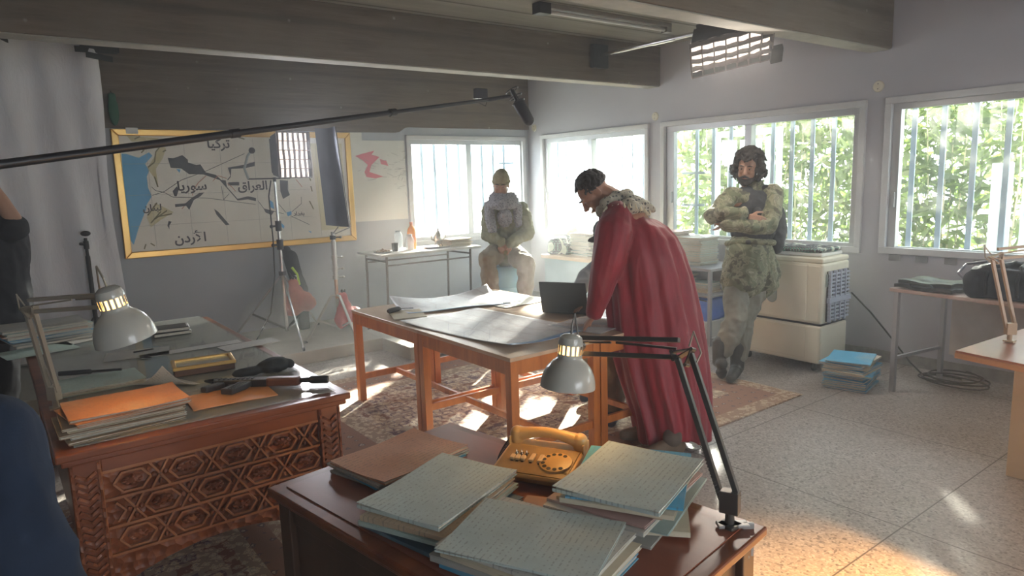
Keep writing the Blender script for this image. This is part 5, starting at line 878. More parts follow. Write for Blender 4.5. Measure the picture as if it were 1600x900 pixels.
q = V((-.95, -6.25, .001)); t = thing('black_rucksack', 'black rucksack on the floor in the dark behind the desk at the right edge', 'bag', q); b = MB(); b.ell(q+V((0, 0, .27)), (.22, .26, .26)); b.ell(q+V((.02, -.02, .10)), (.23, .27, .10)); blob(b, 'bag_body', mbk, t, .014, 3, .02, 7); MB().path([q+V((-.18, .1, .12)), q+V((-.24, .05, .3)), q+V((-.12, .0, .52)), q+V((0, 0, .53))], .014, 6).build('strap', mblk, t)
for (x, y, r_, cl, lab) in ((-2.12, -6.42, .3, 'pink', 'curled pale pink paper at the foot of the beige lamp'), (-2.33, -6.50, .9, 'grey', 'grey printed sheet at the right edge on the laminate desk')): t = thing('loose_paper', lab, 'paper', (x, y, .7625), r_); MB().sheet(lambda u, v: V((.21*(u-.5), .15*(v-.5), .0015+.02*u*u*(1-v))), 8, 8, .0006).build('sheet', paper('plain_'+cl+'_card', PCOL[cl]), t, local=True)
# ================================================================== PEOPLE
mskin = mat('skin_tan', (.42, .24, .16), .5, sss=.05); mskd = mat('skin_warm', (.38, .19, .12), .5, sss=.05); mhair = noisy('dark_hair', (.012, .010, .009), (.035, .028, .022), 60, .6, bump=.8, bd=.004); meye = mat('eye_white', (.30, .27, .25), .45); mlip = mat('lip', (.36, .14, .11), .5)
def frame_m(c, fwd, up):
    f = V(fwd).normalized(); u = V(up); u = (u-f*u.dot(f)).normalized(); r = f.cross(u); m = Matrix((r, f, u)).transposed().to_4x4(); m.translation = V(c); return m   # x right, y forward, z up
def add_head(b, M, s=1., hat=False):
    R3 = M.to_3x3(); T = lambda x, y, z: M @ V((x*s, y*s, z*s)); E = lambda p, r, q=None: b.ell(T(*p), tuple(a*s for a in r), R3 if q is None else R3 @ q, 20, 14)
    E((0, -.012, .035), (.076, .094, .086)); E((0, .030, .010), (.066, .062, .075)); E((0, .040, -.055), (.052, .048, .048)); E((0, .066, -.088), (.024, .022, .018))
    for sx in (-1, 1):
        E((sx*.040, .048, -.040), (.024, .034, .045)); E((sx*.036, .070, -.012), (.024, .018, .016)); E((sx*.030, .084, .034), (.027, .012, .010))
        E((sx*.074, -.008, -.004), (.008, .020, .032), Matrix.Rotation(sx*.3, 3, 'Z')); E((sx*.010, .104, -.022), (.010, .012, .008))
    b.cap(T(0, .090, .022), T(0, .113, -.016), .009*s, .013*s); E((0, .088, -.050), (.024, .014, .006)); E((0, .086, -.060), (.020, .013, .006))
    b.cap(T(0, -.030, -.02), T(0, -.045, -.14), .056*s, .060*s); b.cap(T(0, .0, -.06), T(0, -.020, -.14), .046*s, .052*s)
def face_parts(t, M, s, brow=True, beard=None, mout=True):
    T = lambda x, y, z: M @ V((x*s, y*s, z*s))
    for sx in (-1, 1):
        b = MB(); b.ell(T(sx*.031, .083, .014), tuple(q*s for q in (.011, .007, .0045)), M); e = b.build('eye', meye, t, smooth=True); b = MB(); b.ell(T(sx*.031, .0895, .013), tuple(q*s for q in (.005, .003, .005)), M); b.build('iris', mblk, e, smooth=True)
        b = MB(); b.path([T(sx*.012, .097, .037), T(sx*.032, .099, .043), T(sx*.052, .085, .036)], [.004*s, .005*s, .003*s], 6); b.build('eyebrow', mhair, t, smooth=True)
    b = MB(); b.path([T(-.021, .096, -.055), T(0, .104, -.053), T(.021, .096, -.055)], [.003*s, .005*s, .003*s], 8); b.build('mouth', mlip, t, smooth=True)
def hair(t, M, s, n=150, r=(.006, .009), reach=1.0, low=-.03, seed=1, fringe=.05, name='hair', dangling=0, curl=.03):
    random.seed(seed); b = MB(); T = lambda x, y, z: M @ V((x*s, y*s, z*s)); b.ell(T(0, -.026, .048), tuple(q*s*reach for q in (.080, .090, .080)), M, 20, 14); R3 = M.to_3x3()
    def curlock(p, o, L, rad):
        e1 = o.orthogonal().normalized(); e2 = o.cross(e1); ph = random.uniform(0, 6.3); pts = []
        for k in range(5): u = k/4; an = ph+u*4.5; pts.append(p+o*L*u*(1-.4*u)+(e1*cos(an)+e2*sin(an))*L*.42*u**.6+V((0, 0, -L*.25*u*u)))
        b.path(pts, [rad, rad, rad*.95, rad*.85, rad*.6], 6)
    for i in range(n):
        a = random.uniform(0, 2*pi); e = random.uniform(-.4, 1.57); d = V((cos(a)*cos(e), sin(a)*cos(e), sin(e))); x, y, z = .078*d.x*reach, -.024+.088*d.y*reach, .048+.080*d.z*reach
        if y > .030 and z < fringe+.02: continue
        if z < low and y > -.02: continue
        curlock(T(x, y, z), (R3 @ d).normalized(), random.uniform(.6, 1.3)*curl, random.uniform(*r)*s)
    for i in range(dangling):
        a = random.choice((-1, 1)); x = a*random.uniform(.076, .088); y = random.uniform(-.05, .030); z = random.uniform(-.03, .06); curlock(T(x, y, z), (R3 @ V((a*.7, random.gauss(.1, .3), -.9))).normalized(), random.uniform(.9, 1.6)*curl, random.uniform(*r)*s)
    return blob(b, name, mhair, t, .0048, 0, .0, 60, seed)
def hand(b, w, dr, nrm, side=1, curl=.35, s=1., spread=.09, cfn=None):
    d = V(dr).normalized(); n_ = V(nrm); n_ = (n_-d*n_.dot(d)).normalized(); x = d.cross(n_)*side; w = V(w)     # nrm = palm side
    P = w+d*.085*s
    for k in (-.028, -.010, .010, .028): b.cap(w+x*k*.6*s, P+x*k*1.05*s, .0155*s, .0125*s, 10)
    for i, (k, L) in enumerate(((-.030, .062), (-.010, .074), (.011, .079), (.031, .072))[::1]):
        k2 = k if True else 0; p = P+x*k2*s; dd = (d+x*k*spread*30*.1).normalized(); cu = curl*(1+.12*i) if cfn is None else cfn[i]
        L = L*s
        for j, (f, r) in enumerate(((.45, .0092), (.31, .0084), (.24, .0076))):
            ax = dd.cross(n_).normalized(); dd = (dd*cos(cu)+n_*sin(cu)).normalized(); q = p+dd*L*f; b.cap(p, q, r*s, r*.93*s, 10); p = q
    p = w+x*.030*s+d*.018*s; td = (x*.75+d*.6+n_*.25).normalized(); q = p+td*.040*s; b.cap(p, q, .0135*s, .011*s, 10); td = (x*.35+d*.85+n_*.45).normalized(); q2 = q+td*.032*s; b.cap(q, q2, .0105*s, .009*s, 10); b.cap(q2, q2+(td+d*.2).normalized()*.022*s, .009*s, .0075*s, 10)
def limb(b, pts, rs):
    for i in range(len(pts)-1): b.cap(pts[i], pts[i+1], rs[i], rs[i+1], 18)
def torso(b, pel, ch, up_r, fwd, s=1., fat=0.):
    M = frame_m(pel, fwd, V(ch)-V(pel)); R3 = M.to_3x3(); ax = (V(ch)-V(pel)); 
    b.ell(V(pel), ((.155+fat)*s, (.115+fat)*s, .13*s), R3); b.ell(V(pel)+ax*.35, ((.140+fat)*s, (.105+fat)*s, .15*s), R3); b.ell(V(pel)+ax*.68, ((.160+fat)*s, (.118+fat)*s, .17*s), R3); b.ell(V(ch), ((.175+fat)*s, (.115+fat)*s, .13*s), R3)
mdarkcloth = noisy('dark_trouser', (.10, .08, .065), (.15, .12, .10), 8, .8)
def shoe(t, ank, toe, m, nm='boot', shaft=.0, s=1., z0=0.0):
    a = V(ank); to = V(toe); d = (to-a); d.z = 0; d.normalize(); b = MB(); heel = a-d*.045; gz = z0
    b.cap((heel.x, heel.y, max(gz+.042, a.z-.06)), (a.x+d.x*.06, a.y+d.y*.06, max(gz+.045, (a.z-.05))), .040*s, .045*s); b.cap((a.x+d.x*.06, a.y+d.y*.06, max(gz+.042, to.z+.03)), (to.x-d.x*.03, to.y-d.y*.03, max(gz+.036, to.z+.02)), .044*s, .034*s)
    if shaft: b.cap(a-V((0, 0, .04)), a+V((0, 0, shaft)), .050*s, .056*s)
    o = blob(b, nm, m, t, .008, 3); return o
mcamo = mat('faded_camouflage', (.3, .3, .22), .85); n = NT(mcamo); f = n.noise(n.coord(), 9, 3, .6, .8); f2 = n.noise(n.map(n.coord(), (1, 1, 1), loc=(5, 3, 1)), 14, 2)
n.col(n.mix(n.m('GREATER_THAN', f2, .58), n.ramp(f, [(0, (.16, .18, .11)), (.45, (.27, .27, .18)), (.53, (.20, .20, .13)), (.60, (.34, .32, .23))], True), (.10, .10, .07))); n.bump(n.noise(n.coord(), 90, 2), .25, .002)
mvest = noisy('black_vest', (.035, .04, .045), (.06, .065, .07), 16, .8); mboot = noisy('black_boot_leather', (.03, .028, .026), (.055, .05, .045), 12, .45)
# ---------------------------------------------------------------- the man in the red cloak
D0 = 4.22
def jr(px, py, d=0.): return at(px, py, D0+d)
t = thing('person', 'person in a long red cloak bending over the map table with a hand on it', 'person', (-2.86, -4.74, .013))
hd = jr(930, 302, .02); fw = (jr(893, 352, -.02)-hd); Mh = frame_m(hd, fw, (CR*-.78+CU*.62)*1.0); Mh = frame_m(hd, (CR*-.58-CU*.80+CF*.08), (CR*-.80+CU*.60)); sH = 1.02
pel = jr(1030, 468, .05); che = jr(985, 350, .02); nk = jr(958, 322, .01)
rs_ = jr(972, 350, -.15); ls_ = jr(985, 345, .18); re = jr(948, 430, -.15); le = jr(960, 425, .16); rw = jr(925, 492, -.12); 
handp = fl(912, 512, .722); rwp = V((rw.x, rw.y, rw.z)); rw = jr(930, 492, -.10); lw_ = jr(985, 470, .20)
b = MB(); add_head(b, Mh, sH); limb(b, [Mh @ V((0, -.04, -.12)), nk, che], [.058, .060, .07]); torso(b, pel, che, 1, (CR*-.9-CU*.3)); limb(b, [che, rs_, re, rw], [.07, .055, .042, .029]); limb(b, [che, ls_, le, lw_], [.07, .055, .042, .029])
kr = jr(1010, 590, -.08); kl = jr(1050, 600, .10); ar = V((-2.93, -4.73, .11)); al = V((-2.80, -4.93, .11)); ar = fl(1012, 668, .09); al = fl(1050, 690, .09)
limb(b, [pel+CF*-.08, kr, ar], [.09, .058, .040]); limb(b, [pel+CF*.08, kl, al], [.09, .058, .040])
hand(b, rw, handp-rw, V((-.1, .1, -1)), -1, .30, 1.0, .20); blob(b, 'body', mskd, t, .0055, 2)
face_parts(t, Mh, sH); hair(t, Mh, sH, 420, (.006, .009), 1.0, .0, 3, .075, 'hair', 0, .024)
mrobe = mat('red_cloak_cloth', (.40, .012, .03), .55, sheen=.2); n = NT(mrobe); f = n.noise(n.map(n.coord(), (1, 1, .12)), 22, 5); n.col(n.ramp(f, [(.3, (.19, .004, .014)), (.7, (.30, .009, .026))])); n.bump(f, .35, .008)
b = MB(); prof_ = [(974, 325, 22, .09), (981, 334, 40, .14), (989, 347, 52, .18), (996, 366, 58, .20), (1003, 395, 63, .21), (1011, 430, 66, .20), (1017, 465, 69, .20), (1022, 500, 71, .22), (1028, 540, 71, .24), (1035, 580, 68, .25), (1043, 620, 62, .26), (1048, 650, 58, .26), (1050, 674, 55, .26)]
rings = []; hr = V((CR.x, CR.y, 0)).normalized(); hf = V((CF.x, CF.y, 0)).normalized()
for i, (px, py, hw, dd) in enumerate(prof_):
    c = jr(px, py); k = i/(len(prof_)-1); ring = []; R_ = hw*D0/FPX
    for a in range(140):
        th = 2*pi*a/140; fo = 1+(.025+.075*k)*(1-2*abs(sin(th*5.5+.5*sin(k*3)+.4*sin(th*2)))**.8)*.8+(.012+.03*k)*sin(th*19+1.3+k*2); tilt = hr*(R_*cos(th)*fo)+hf*(dd*sin(th)*fo)
        ring.append(c+tilt+V((0, 0, (.10*(1-k)-.10*k)*-cos(th)*(.5 if k < .3 else .12)+(.0 if k < .8 else .03*sin(th*3)))))
    rings.append(ring)
b.loft(rings); b.ell(jr(968, 330), (.12, .13, .06), frame_m((0, 0, 0), CR*-.9-CU*.4, CU)); b.chain([jr(965, 338, -.13), jr(960, 362, -.17), jr(950, 410, -.17), jr(938, 455, -.14), jr(929, 486, -.11)], [.085, .108, .094, .074, .052]); b.chain([jr(985, 340, .12), jr(1000, 380, .20), jr(985, 430, .20), jr(985, 468, .20)], [.09, .10, .08, .07])
vd = V((.05, 0, -1)).normalized(); blob(b, 'cloak', mrobe, t, .007, 2, .012, 8, 4, vd)
MB().chain([jr(934, 478, -.115), jr(930, 488, -.11)], [.050, .048]).build('cuff', mrobe, t, smooth=True)
mkb = mat('black_white_keffiyeh', (.05, .05, .06), .85); n = NT(mkb); w = n.n('TexVoronoi', {'Vector': n.coord(), 'Scale': 42., 'Randomness': .2}, distance='MANHATTAN').outputs['Distance']; n.col(n.ramp(w, [(0, (.045, .045, .055)), (.40, (.045, .045, .055)), (.46, (.42, .40, .32))], True))
b = MB(); b.chain([jr(950, 318, -.09), jr(965, 314, -.05), jr(975, 308, 0), jr(980, 306, .06)], [.045, .05, .05, .04]); b.chain([jr(962, 326, -.12), jr(985, 322, -.14), jr(1008, 326, -.06)], [.04, .045, .03]); b.ell(jr(988, 316), (.13, .15, .035), frame_m((0, 0, 0), CR*.85-CU*.35, CU)); b.chain([jr(940, 330, -.06), jr(950, 322, -.10)], [.035, .04]); blob(b, 'neck_scarf', mkb, t, .007, 2, .010, 16, 2)
b = MB(); 
for (px, py, d) in ((948, 326, -.155), (957, 324, -.175), (966, 322, -.19), (975, 320, -.20), (984, 320, -.20), (993, 322, -.18), (1001, 325, -.15), (1007, 327, -.12), (1013, 327, -.08), (1018, 326, -.04), (1016, 331, -.05), (1010, 332, -.10)):
    c = jr(px, py, d); 
    for k in range(3): b.cap(c+V((0, 0, .01)), c+V((random.gauss(0, .006), random.gauss(0, .006), -.014)), .004, .006, 6)
b.build('tassels', mat('cream_tassel', (.62, .56, .40), .8), t, smooth=True)
_b = MB(); limb(_b, [pel+CF*-.08, kr, ar+V((0, 0, .02))], [.10, .070, .055]); limb(_b, [pel+CF*.08, kl, al+V((0, 0, .02))], [.10, .070, .055]); blob(_b, 'trousers', mdarkcloth, t, .009, 2, .006)
mbs = noisy('brown_suede', (.12, .08, .05), (.18, .13, .09), 12, .8); shoe(t, ar+V((0, 0, .0)), ar+hr*-.17+V((0, 0, -.07)), mbs, 'shoe', 0, 1.0, .013); shoe(t, al, al-hr*.16-hf*.05+V((0, 0, -.07)), mbs, 'shoe', 0, 1.05, .013)
# dagger with tassel hanging from his belt
c = jr(963, 478, .02); b = MB(); b.chain([jr(966, 466, .02), jr(960, 484, .02), jr(958, 497, .02)], [.018, .034, .018]); dg_ = tag(blob(b, 'hanging_pouch', mat('black_leather', (.035, .03, .028), .35), None, .006, 3), 'small black pouch with cream tassels hanging in front of the red cloak', 'pouch'); b = MB()
for k in range(14): p = jr(966+random.gauss(0, 3), 452+k*2.6, .0); b.cap(p, p+V((random.gauss(0, .01), random.gauss(0, .01), -.02)), .006, .004, 6)
b.build('cream_tassels', mat('cream_tassel', (.62, .56, .40), .8), dg_, smooth=True)
# ---------------------------------------------------------------- the soldier
F1 = V((-1.37, -4.20, 0)); D1 = dep(F1)
def js(px, py, d=0.): return at(px, py, D1+d)
t = thing('person', 'soldier in faded camouflage and dark vest leaning by the cooler with arms crossed', 'person', (F1.x, F1.y, .013))
hd = js(1169, 262, .05); Ms = frame_m(hd, (CR*-.50-CU*.42-CF*.76), CU*.9-CF*.3); s = 1.0
nk = js(1180, 293, .10); che = js(1176, 325, .10); pel = js(1170, 405, .14); sr = js(1143, 306, .02); sl = js(1207, 304, .06); er = js(1112, 338, -.10); el_ = js(1200, 352, -.10)
wr = js(1160, 332, -.20); wl = js(1135, 352, -.20); hl = js(1158, 418, .12); hr2 = js(1184, 418, .14)
kl = js(1150, 496, -.02); kr = js(1160, 498, .10); al = js(1124, 556, .0); ar = js(1152, 570, .08)
b = MB(); add_head(b, Ms, s); limb(b, [Ms @ V((0, -.04, -.12)), nk, che], [.058, .06, .07]); torso(b, pel, che, 1, CR*-.4-CF*.9); limb(b, [che, sr, er, wr], [.07, .055, .042, .030]); limb(b, [che, sl, el_, wl], [.07, .055, .042, .030]); limb(b, [hl, kl, al], [.09, .058, .042]); limb(b, [hr2, kr, ar], [.09, .058, .042])
hand(b, js(1172, 340, -.19), js(1195, 347, -.20)-js(1172, 340, -.19), CF, 1, .35, .95); hand(b, js(1134, 352, -.17), js(1118, 342, -.06)-js(1134, 352, -.17), CF, 1, .4, .95); blob(b, 'body', mskin, t, .0055, 2)
face_parts(t, Ms, s); hair(t, Ms, s, 300, (.007, .011), 1.06, .0, 5, .060, 'curly_hair', 110, .062)
b = MB(); T = lambda x, y, z: Ms @ V((x*s, y*s, z*s)); b.chain([T(-.064, .02, -.02), T(-.058, .045, -.06), T(-.03, .080, -.088), T(0, .094, -.100), T(.03, .080, -.088), T(.058, .045, -.06), T(.064, .02, -.02)], [.012, .020, .022, .024, .022, .020, .012]); b.ell(T(0, .07, -.09), (.04, .03, .028), Ms); b.chain([T(-.028, .096, -.052), T(0, .106, -.041), T(.028, .096, -.052)], [.006, .008, .006]); blob(b, 'beard', mhair, t, .005, 1, .004, 50, 8)
b = MB(); torso(b, pel+V((0, 0, .03)), che, 1, CR*-.4-CF*.9, 1.0, .0); b.chain([che+V((0, 0, .04)), sr, er], [.08, .068, .056]); b.chain([er, js(1135, 333, -.18), js(1158, 335, -.21), wr], [.056, .052, .046, .040]); b.chain([che+V((0, 0, .04)), sl, js(1206, 330, -.04), el_], [.08, .078, .072, .062]); b.chain([el_, js(1168, 354, -.21), wl], [.062, .055, .046]); b.cap(nk+V((0, 0, -.01)), nk+V((0, 0, -.05)), .075, .11)
b.chain([js(1168, 395, .12), js(1165, 420, .10), js(1160, 436, .08)], [.17, .175, .165]); b.chain([js(1180, 400, .14), js(1184, 425, .14), js(1190, 440, .14)], [.15, .15, .13]); b.chain([js(1196, 405, .16), js(1206, 425, .16)], [.08, .07]); blob(b, 'camouflage_jacket', mcamo, t, .008, 2, .014, 10, 3)
b = MB(); b.chain([js(1156, 430, .10), js(1150, 465, .03), kl, js(1140, 525, -.02), js(1132, 545, .0)], [.105, .095, .088, .082, .068]); b.chain([js(1182, 430, .13), js(1175, 465, .12), kr, js(1157, 530, .09), js(1154, 555, .08)], [.105, .095, .085, .080, .066]); b.ell(js(1170, 425, .12), (.16, .12, .12)); blob(b, 'cargo_trousers', noisy('grey_green_trousers', (.20, .20, .16), (.28, .28, .23), 7, .85), t, .008, 2, .014, 11, 6)
b = MB(); R3 = frame_m(che, CR*-.4-CF*.9, CU).to_3x3(); b.ell(che+V((0, 0, -.02)), (.180, .158, .175), R3); b.ell(js(1176, 358, .11), (.176, .152, .15), R3); b.cap(sl+V((0, 0, .03))-CR*.05, nk-V((0, 0, .03)), .045, .05); b.cap(sr+V((0, 0, .02))+CR*.05, nk-V((0, 0, .03)), .04, .05); b.chain([js(1214, 330, .16), js(1215, 355, .18), js(1212, 385, .18)], [.055, .075, .06]); blob(b, 'tactical_vest', mvest, t, .008, 2, .008, 16, 9)
b = MB(); R_ = .176; c = js(1172, 380, .12); b.path([c+R3 @ V((R_*cos(a), R_*.86*sin(a), 0)) for a in [2*pi*k/36 for k in range(36)]], .024, 8, closed=True); blt = b.build('belt', mcamo, t, smooth=True); q = c+R3 @ V((0, R_*.86, 0)); MB().ell(q, (.03, .03, .022)).build('buckle', mvest, blt)
for a in (.5, 1.25, 1.9, 2.6): q = js(1165, 322, 0)*0+che+R3 @ V((.15*cos(a), .155*sin(a), -.055)); b = MB(); b.ell(q, (.032, .028, .045), R3); b.build('vest_pouch', mvest, t, smooth=True)
shoe(t, al, al+V((-.02, -.03, -.16))-CF*.06, mboot, 'boot', .10, 1.05, .013); q = fl(1140, 597, .03); shoe(t, ar+V((0, 0, .02)), q, mboot, 'boot', .12, 1.08, .013)
# ---------------------------------------------------------------- the bearded man sitting before the corner window
D2 = 7.0
def jw(px, py, d=0.): return at(px, py, D2+d)
pb_ = jw(787, 402); t = thing('person', 'bearded person in olive jacket, scarf and beanie sitting before the corner window', 'person', (pb_.x, pb_.y, .12))
hd = jw(783, 289, -.04); Mw = frame_m(hd, (CR*-.10-CU*.50-CF*.86), CU*.86-CF*.5); s = 1.0; che = jw(790, 341, .04); pel = jw(789, 396, .10)
sl = jw(814, 329, .04); sr = jw(766, 330, .04); er = jw(763, 366, -.06); el_ = jw(824, 364, -.04); wr = jw(782, 378, -.22); wl = jw(797, 380, -.22); kr = jw(762, 404, -.32); kl = jw(822, 412, -.30); fa = jw(771, 462, -.30); fb_ = jw(818, 468, -.28)
fa.z = max(fa.z, .20); fa.z = .21; fb_.z = .21
b = MB(); add_head(b, Mw, s); limb(b, [Mw @ V((0, -.04, -.12)), che], [.058, .07]); torso(b, pel, che, 1, -CF); limb(b, [che, sr, er, wr], [.07, .055, .042, .030]); limb(b, [che, sl, el_, wl], [.07, .055, .042, .030]); limb(b, [pel-CR*.09, kr, fa], [.09, .06, .045]); limb(b, [pel+CR*.09, kl, fb_], [.09, .06, .045])
hand(b, wr, CR*.8-CU*.5-CF*.1, CF-CU*.3, -1, .5, .95); hand(b, wl, -CR*.8-CU*.5-CF*.2, CF-CU*.3, 1, .5, .95); blob(b, 'body', mskin, t, .006, 2)
face_parts(t, Mw, s); b = MB(); T = lambda x, y, z: Mw @ V((x*s, y*s, z*s)); b.chain([T(-.062, .02, -.03), T(-.05, .055, -.07), T(0, .092, -.098), T(.05, .055, -.07), T(.062, .02, -.03)], [.010, .017, .020, .017, .010]); blob(b, 'beard', noisy('greying_beard', (.10, .085, .07), (.22, .19, .16), 40, .8), t, .005, 1, .003, 50)
b = MB(); b.ell(T(0, -.014, .052), (.088, .100, .092), Mw); b.path([T(.086*cos(a), -.010+.098*sin(a), .035) for a in [2*pi*k/28 for k in range(28)]], .010, 8, closed=True); b.ell(T(0, -.02, .10), (.070, .080, .060), Mw); blob(b, 'knit_beanie', noisy('olive_knit', (.24, .21, .12), (.32, .28, .17), 40, .9), t, .006, 2, .002, 60)
mol = noisy('olive_jacket_cloth', (.20, .21, .12), (.28, .28, .17), 6, .85); b = MB(); torso(b, pel, che, 1, -CF, 1.0, .01); b.chain([che, sr, er], [.09, .080, .066]); b.chain([er, wr], [.064, .044]); b.chain([che, sl, el_], [.09, .080, .066]); b.chain([el_, wl], [.064, .044]); b.ell(pel+V((0, 0, .02)), (.185, .17, .12)); blob(b, 'olive_jacket', mol, t, .008, 1, .020, 14, 4)
b = MB(); b.chain([pel-CR*.08, kr, fa], [.105, .085, .066]); b.chain([pel+CR*.08, kl, fb_], [.105, .085, .066]); blob(b, 'trousers', noisy('khaki_trousers', (.26, .22, .15), (.34, .29, .21), 7, .85), t, .009, 2, .014, 11, 5)
msc = mat('grey_scarf', (.2, .2, .23), .9); n = NT(msc); w = n.n('TexVoronoi', {'Vector': n.coord(), 'Scale': 55.}).outputs['Distance']; n.col(n.ramp(w, [(.05, (.05, .05, .08)), (.45, (.34, .34, .36))]))
b = MB(); cn = jw(786, 309, -.02); 
for k, (rr, zz) in enumerate(((.085, .02), (.10, .0), (.115, -.03), (.11, -.07))): b.path([cn+CR*rr*cos(a)-CF*(rr*.85*sin(a)+.02*k)+V((0, 0, zz-.03*max(0, sin(a)))) for a in [2*pi*j/30 for j in range(30)]], .036, 8, closed=True)
b.chain([jw(764, 320, -.06), jw(766, 345, -.12), jw(772, 372, -.14)], [.040, .045, .03]); b.chain([jw(808, 324, -.06), jw(810, 350, -.10)], [.045, .03]); b.ell(jw(789, 340, -.08), (.075, .06, .09)); blob(b, 'scarf', msc, t, .007, 1, .015, 26, 7)
shoe(t, fa, fa-CF*.16, mboot, 'boot', .06, 1.05, .13); shoe(t, fb_, fb_-CF*.16, mboot, 'boot', .06, 1.05, .13)
st_ = thing('blue_drum_seat', 'pale blue plastic drum the bearded person in the beanie sits on', 'drum', (pb_.x, pb_.y, .1205)); hh = pel.z-.135-.12; MB().lathe([(.0001, .001), (.19, .001), (.20, .02), (.205, hh*.35), (.197, hh*.37), (.205, hh*.39), (.205, hh*.66), (.197, hh*.68), (.205, hh*.70), (.20, hh-.02), (.185, hh), (.0001, hh)], 32, Matrix.Translation(V((pel.x, pel.y, .1205)))).build('drum_body', mat('pale_blue_plastic', (.16, .36, .55), .4), st_, smooth='auto')
MB().lathe([(.190, hh), (.196, hh+.002), (.190, hh+.012), (.0001, hh+.012)], 32, Matrix.Translation(V((pel.x, pel.y, .1205)))).build('drum_lid', mat('pale_blue_plastic', (.16, .36, .55), .4), st_)
# ---------------------------------------------------------------- the person at the laptop, mostly hidden by the cloak
hx = V((-2.30, -3.98, 0)); t = thing('person', 'seated person in grey shirt and dark cap at the laptop, hidden behind the cloak', 'person', (-2.2, -4.0, .013)); fwd = V((-1, .05, 0)); sd = V((-.05, -1, 0)) # their left/right
hd = at(948, 372, dep((-2.42, -3.98, 1.2))); Mp = frame_m(hd, V((-1, -.05, -.42)), V((-.3, 0, 1))); pel = V((-2.12, -3.98, .55)); che = V((hd.x+.16, hd.y-.02, hd.z-.26)); y0 = hd.y
s1 = V((che.x+.0, y0+.17, che.z+.04)); s2 = V((che.x, y0-.19, che.z+.04)); e1 = at(938, 420, dep((-2.45, -3.75, .95))); e1 = V((che.x-.12, y0+.24, .90)); w1 = V((-2.66, -3.80, .775)); e2 = V((che.x-.10, y0-.26, .88)); w2 = V((-2.70, -4.02, .775)); k1 = V((-2.58, -3.86, .56)); k2 = V((-2.58, -4.14, .56)); a1 = V((-2.50, -3.86, .12)); a2 = fl(957, 636, .11)
b = MB(); add_head(b, Mp, 1.); limb(b, [Mp @ V((0, -.04, -.12)), che], [.058, .07]); torso(b, pel, che, 1, fwd); limb(b, [che, s1, e1, w1], [.07, .055, .042, .03]); limb(b, [che, s2, e2, w2], [.07, .055, .042, .03]); limb(b, [pel, k1, a1], [.09, .06, .045]); limb(b, [pel, k2, a2], [.09, .06, .045]); hand(b, w1, V((-1, -.2, -.1)), V((0, 0, -1)), 1, .3, .95); hand(b, w2, V((-1, .2, -.1)), V((0, 0, -1)), -1, .3, .95); blob(b, 'body', mskin, t, .006, 2); face_parts(t, Mp, 1.)
b = MB(); T = lambda x, y, z: Mp @ V((x, y, z)); b.ell(T(0, -.014, .055), (.086, .098, .085), Mp); b.ell(T(0, .10, .045), (.065, .055, .010), Mp); blob(b, 'cap', noisy('charcoal_cap', (.06, .07, .08), (.09, .10, .11), 12, .8), t, .006, 2)
b = MB(); torso(b, pel, che, 1, fwd, 1.06, .015); b.chain([che, s1, e1, w1], [.09, .082, .064, .046]); b.chain([che, s2, e2, w2], [.09, .082, .064, .046]); blob(b, 'grey_shirt', noisy('grey_shirt_cloth', (.24, .27, .30), (.32, .35, .38), 7, .85), t, .009, 2, .012, 11, 5)
b = MB(); b.chain([pel, k1, a1], [.12, .088, .072]); b.chain([pel, k2, a2], [.12, .088, .074]); blob(b, 'brown_trousers', noisy('olive_brown_cloth', (.15, .12, .07), (.22, .18, .12), 7, .8), t, .009, 2, .012, 11, 5); shoe(t, a1, a1+V((-.17, 0, -.08)), mat('navy_shoe', (.03, .05, .10), .5), 'shoe', 0, 1, .013); shoe(t, a2, a2+V((-.12, -.10, -.08)), mat('navy_shoe', (.03, .05, .10), .5), 'shoe', 0, 1, .013)
t = thing('steel_chair', 'dark steel chair under the person at the laptop', 'chair', (-2.1, -3.98, .0125)); MB().box(-2.33, -1.93, -4.19, -3.77, .415, .435).build('seat', mdk, t, bevel=.006)
for x in (-2.31, -1.95):
    for y in (-4.17, -3.79): MB().tube((x, y, .0125), (x, y, .415 if x < -2 else .85), .011).build('leg', mmet, t)
MB().box(-1.965, -1.945, -4.17, -3.79, .62, .84).build('backrest', mdk, t, bevel=.006)
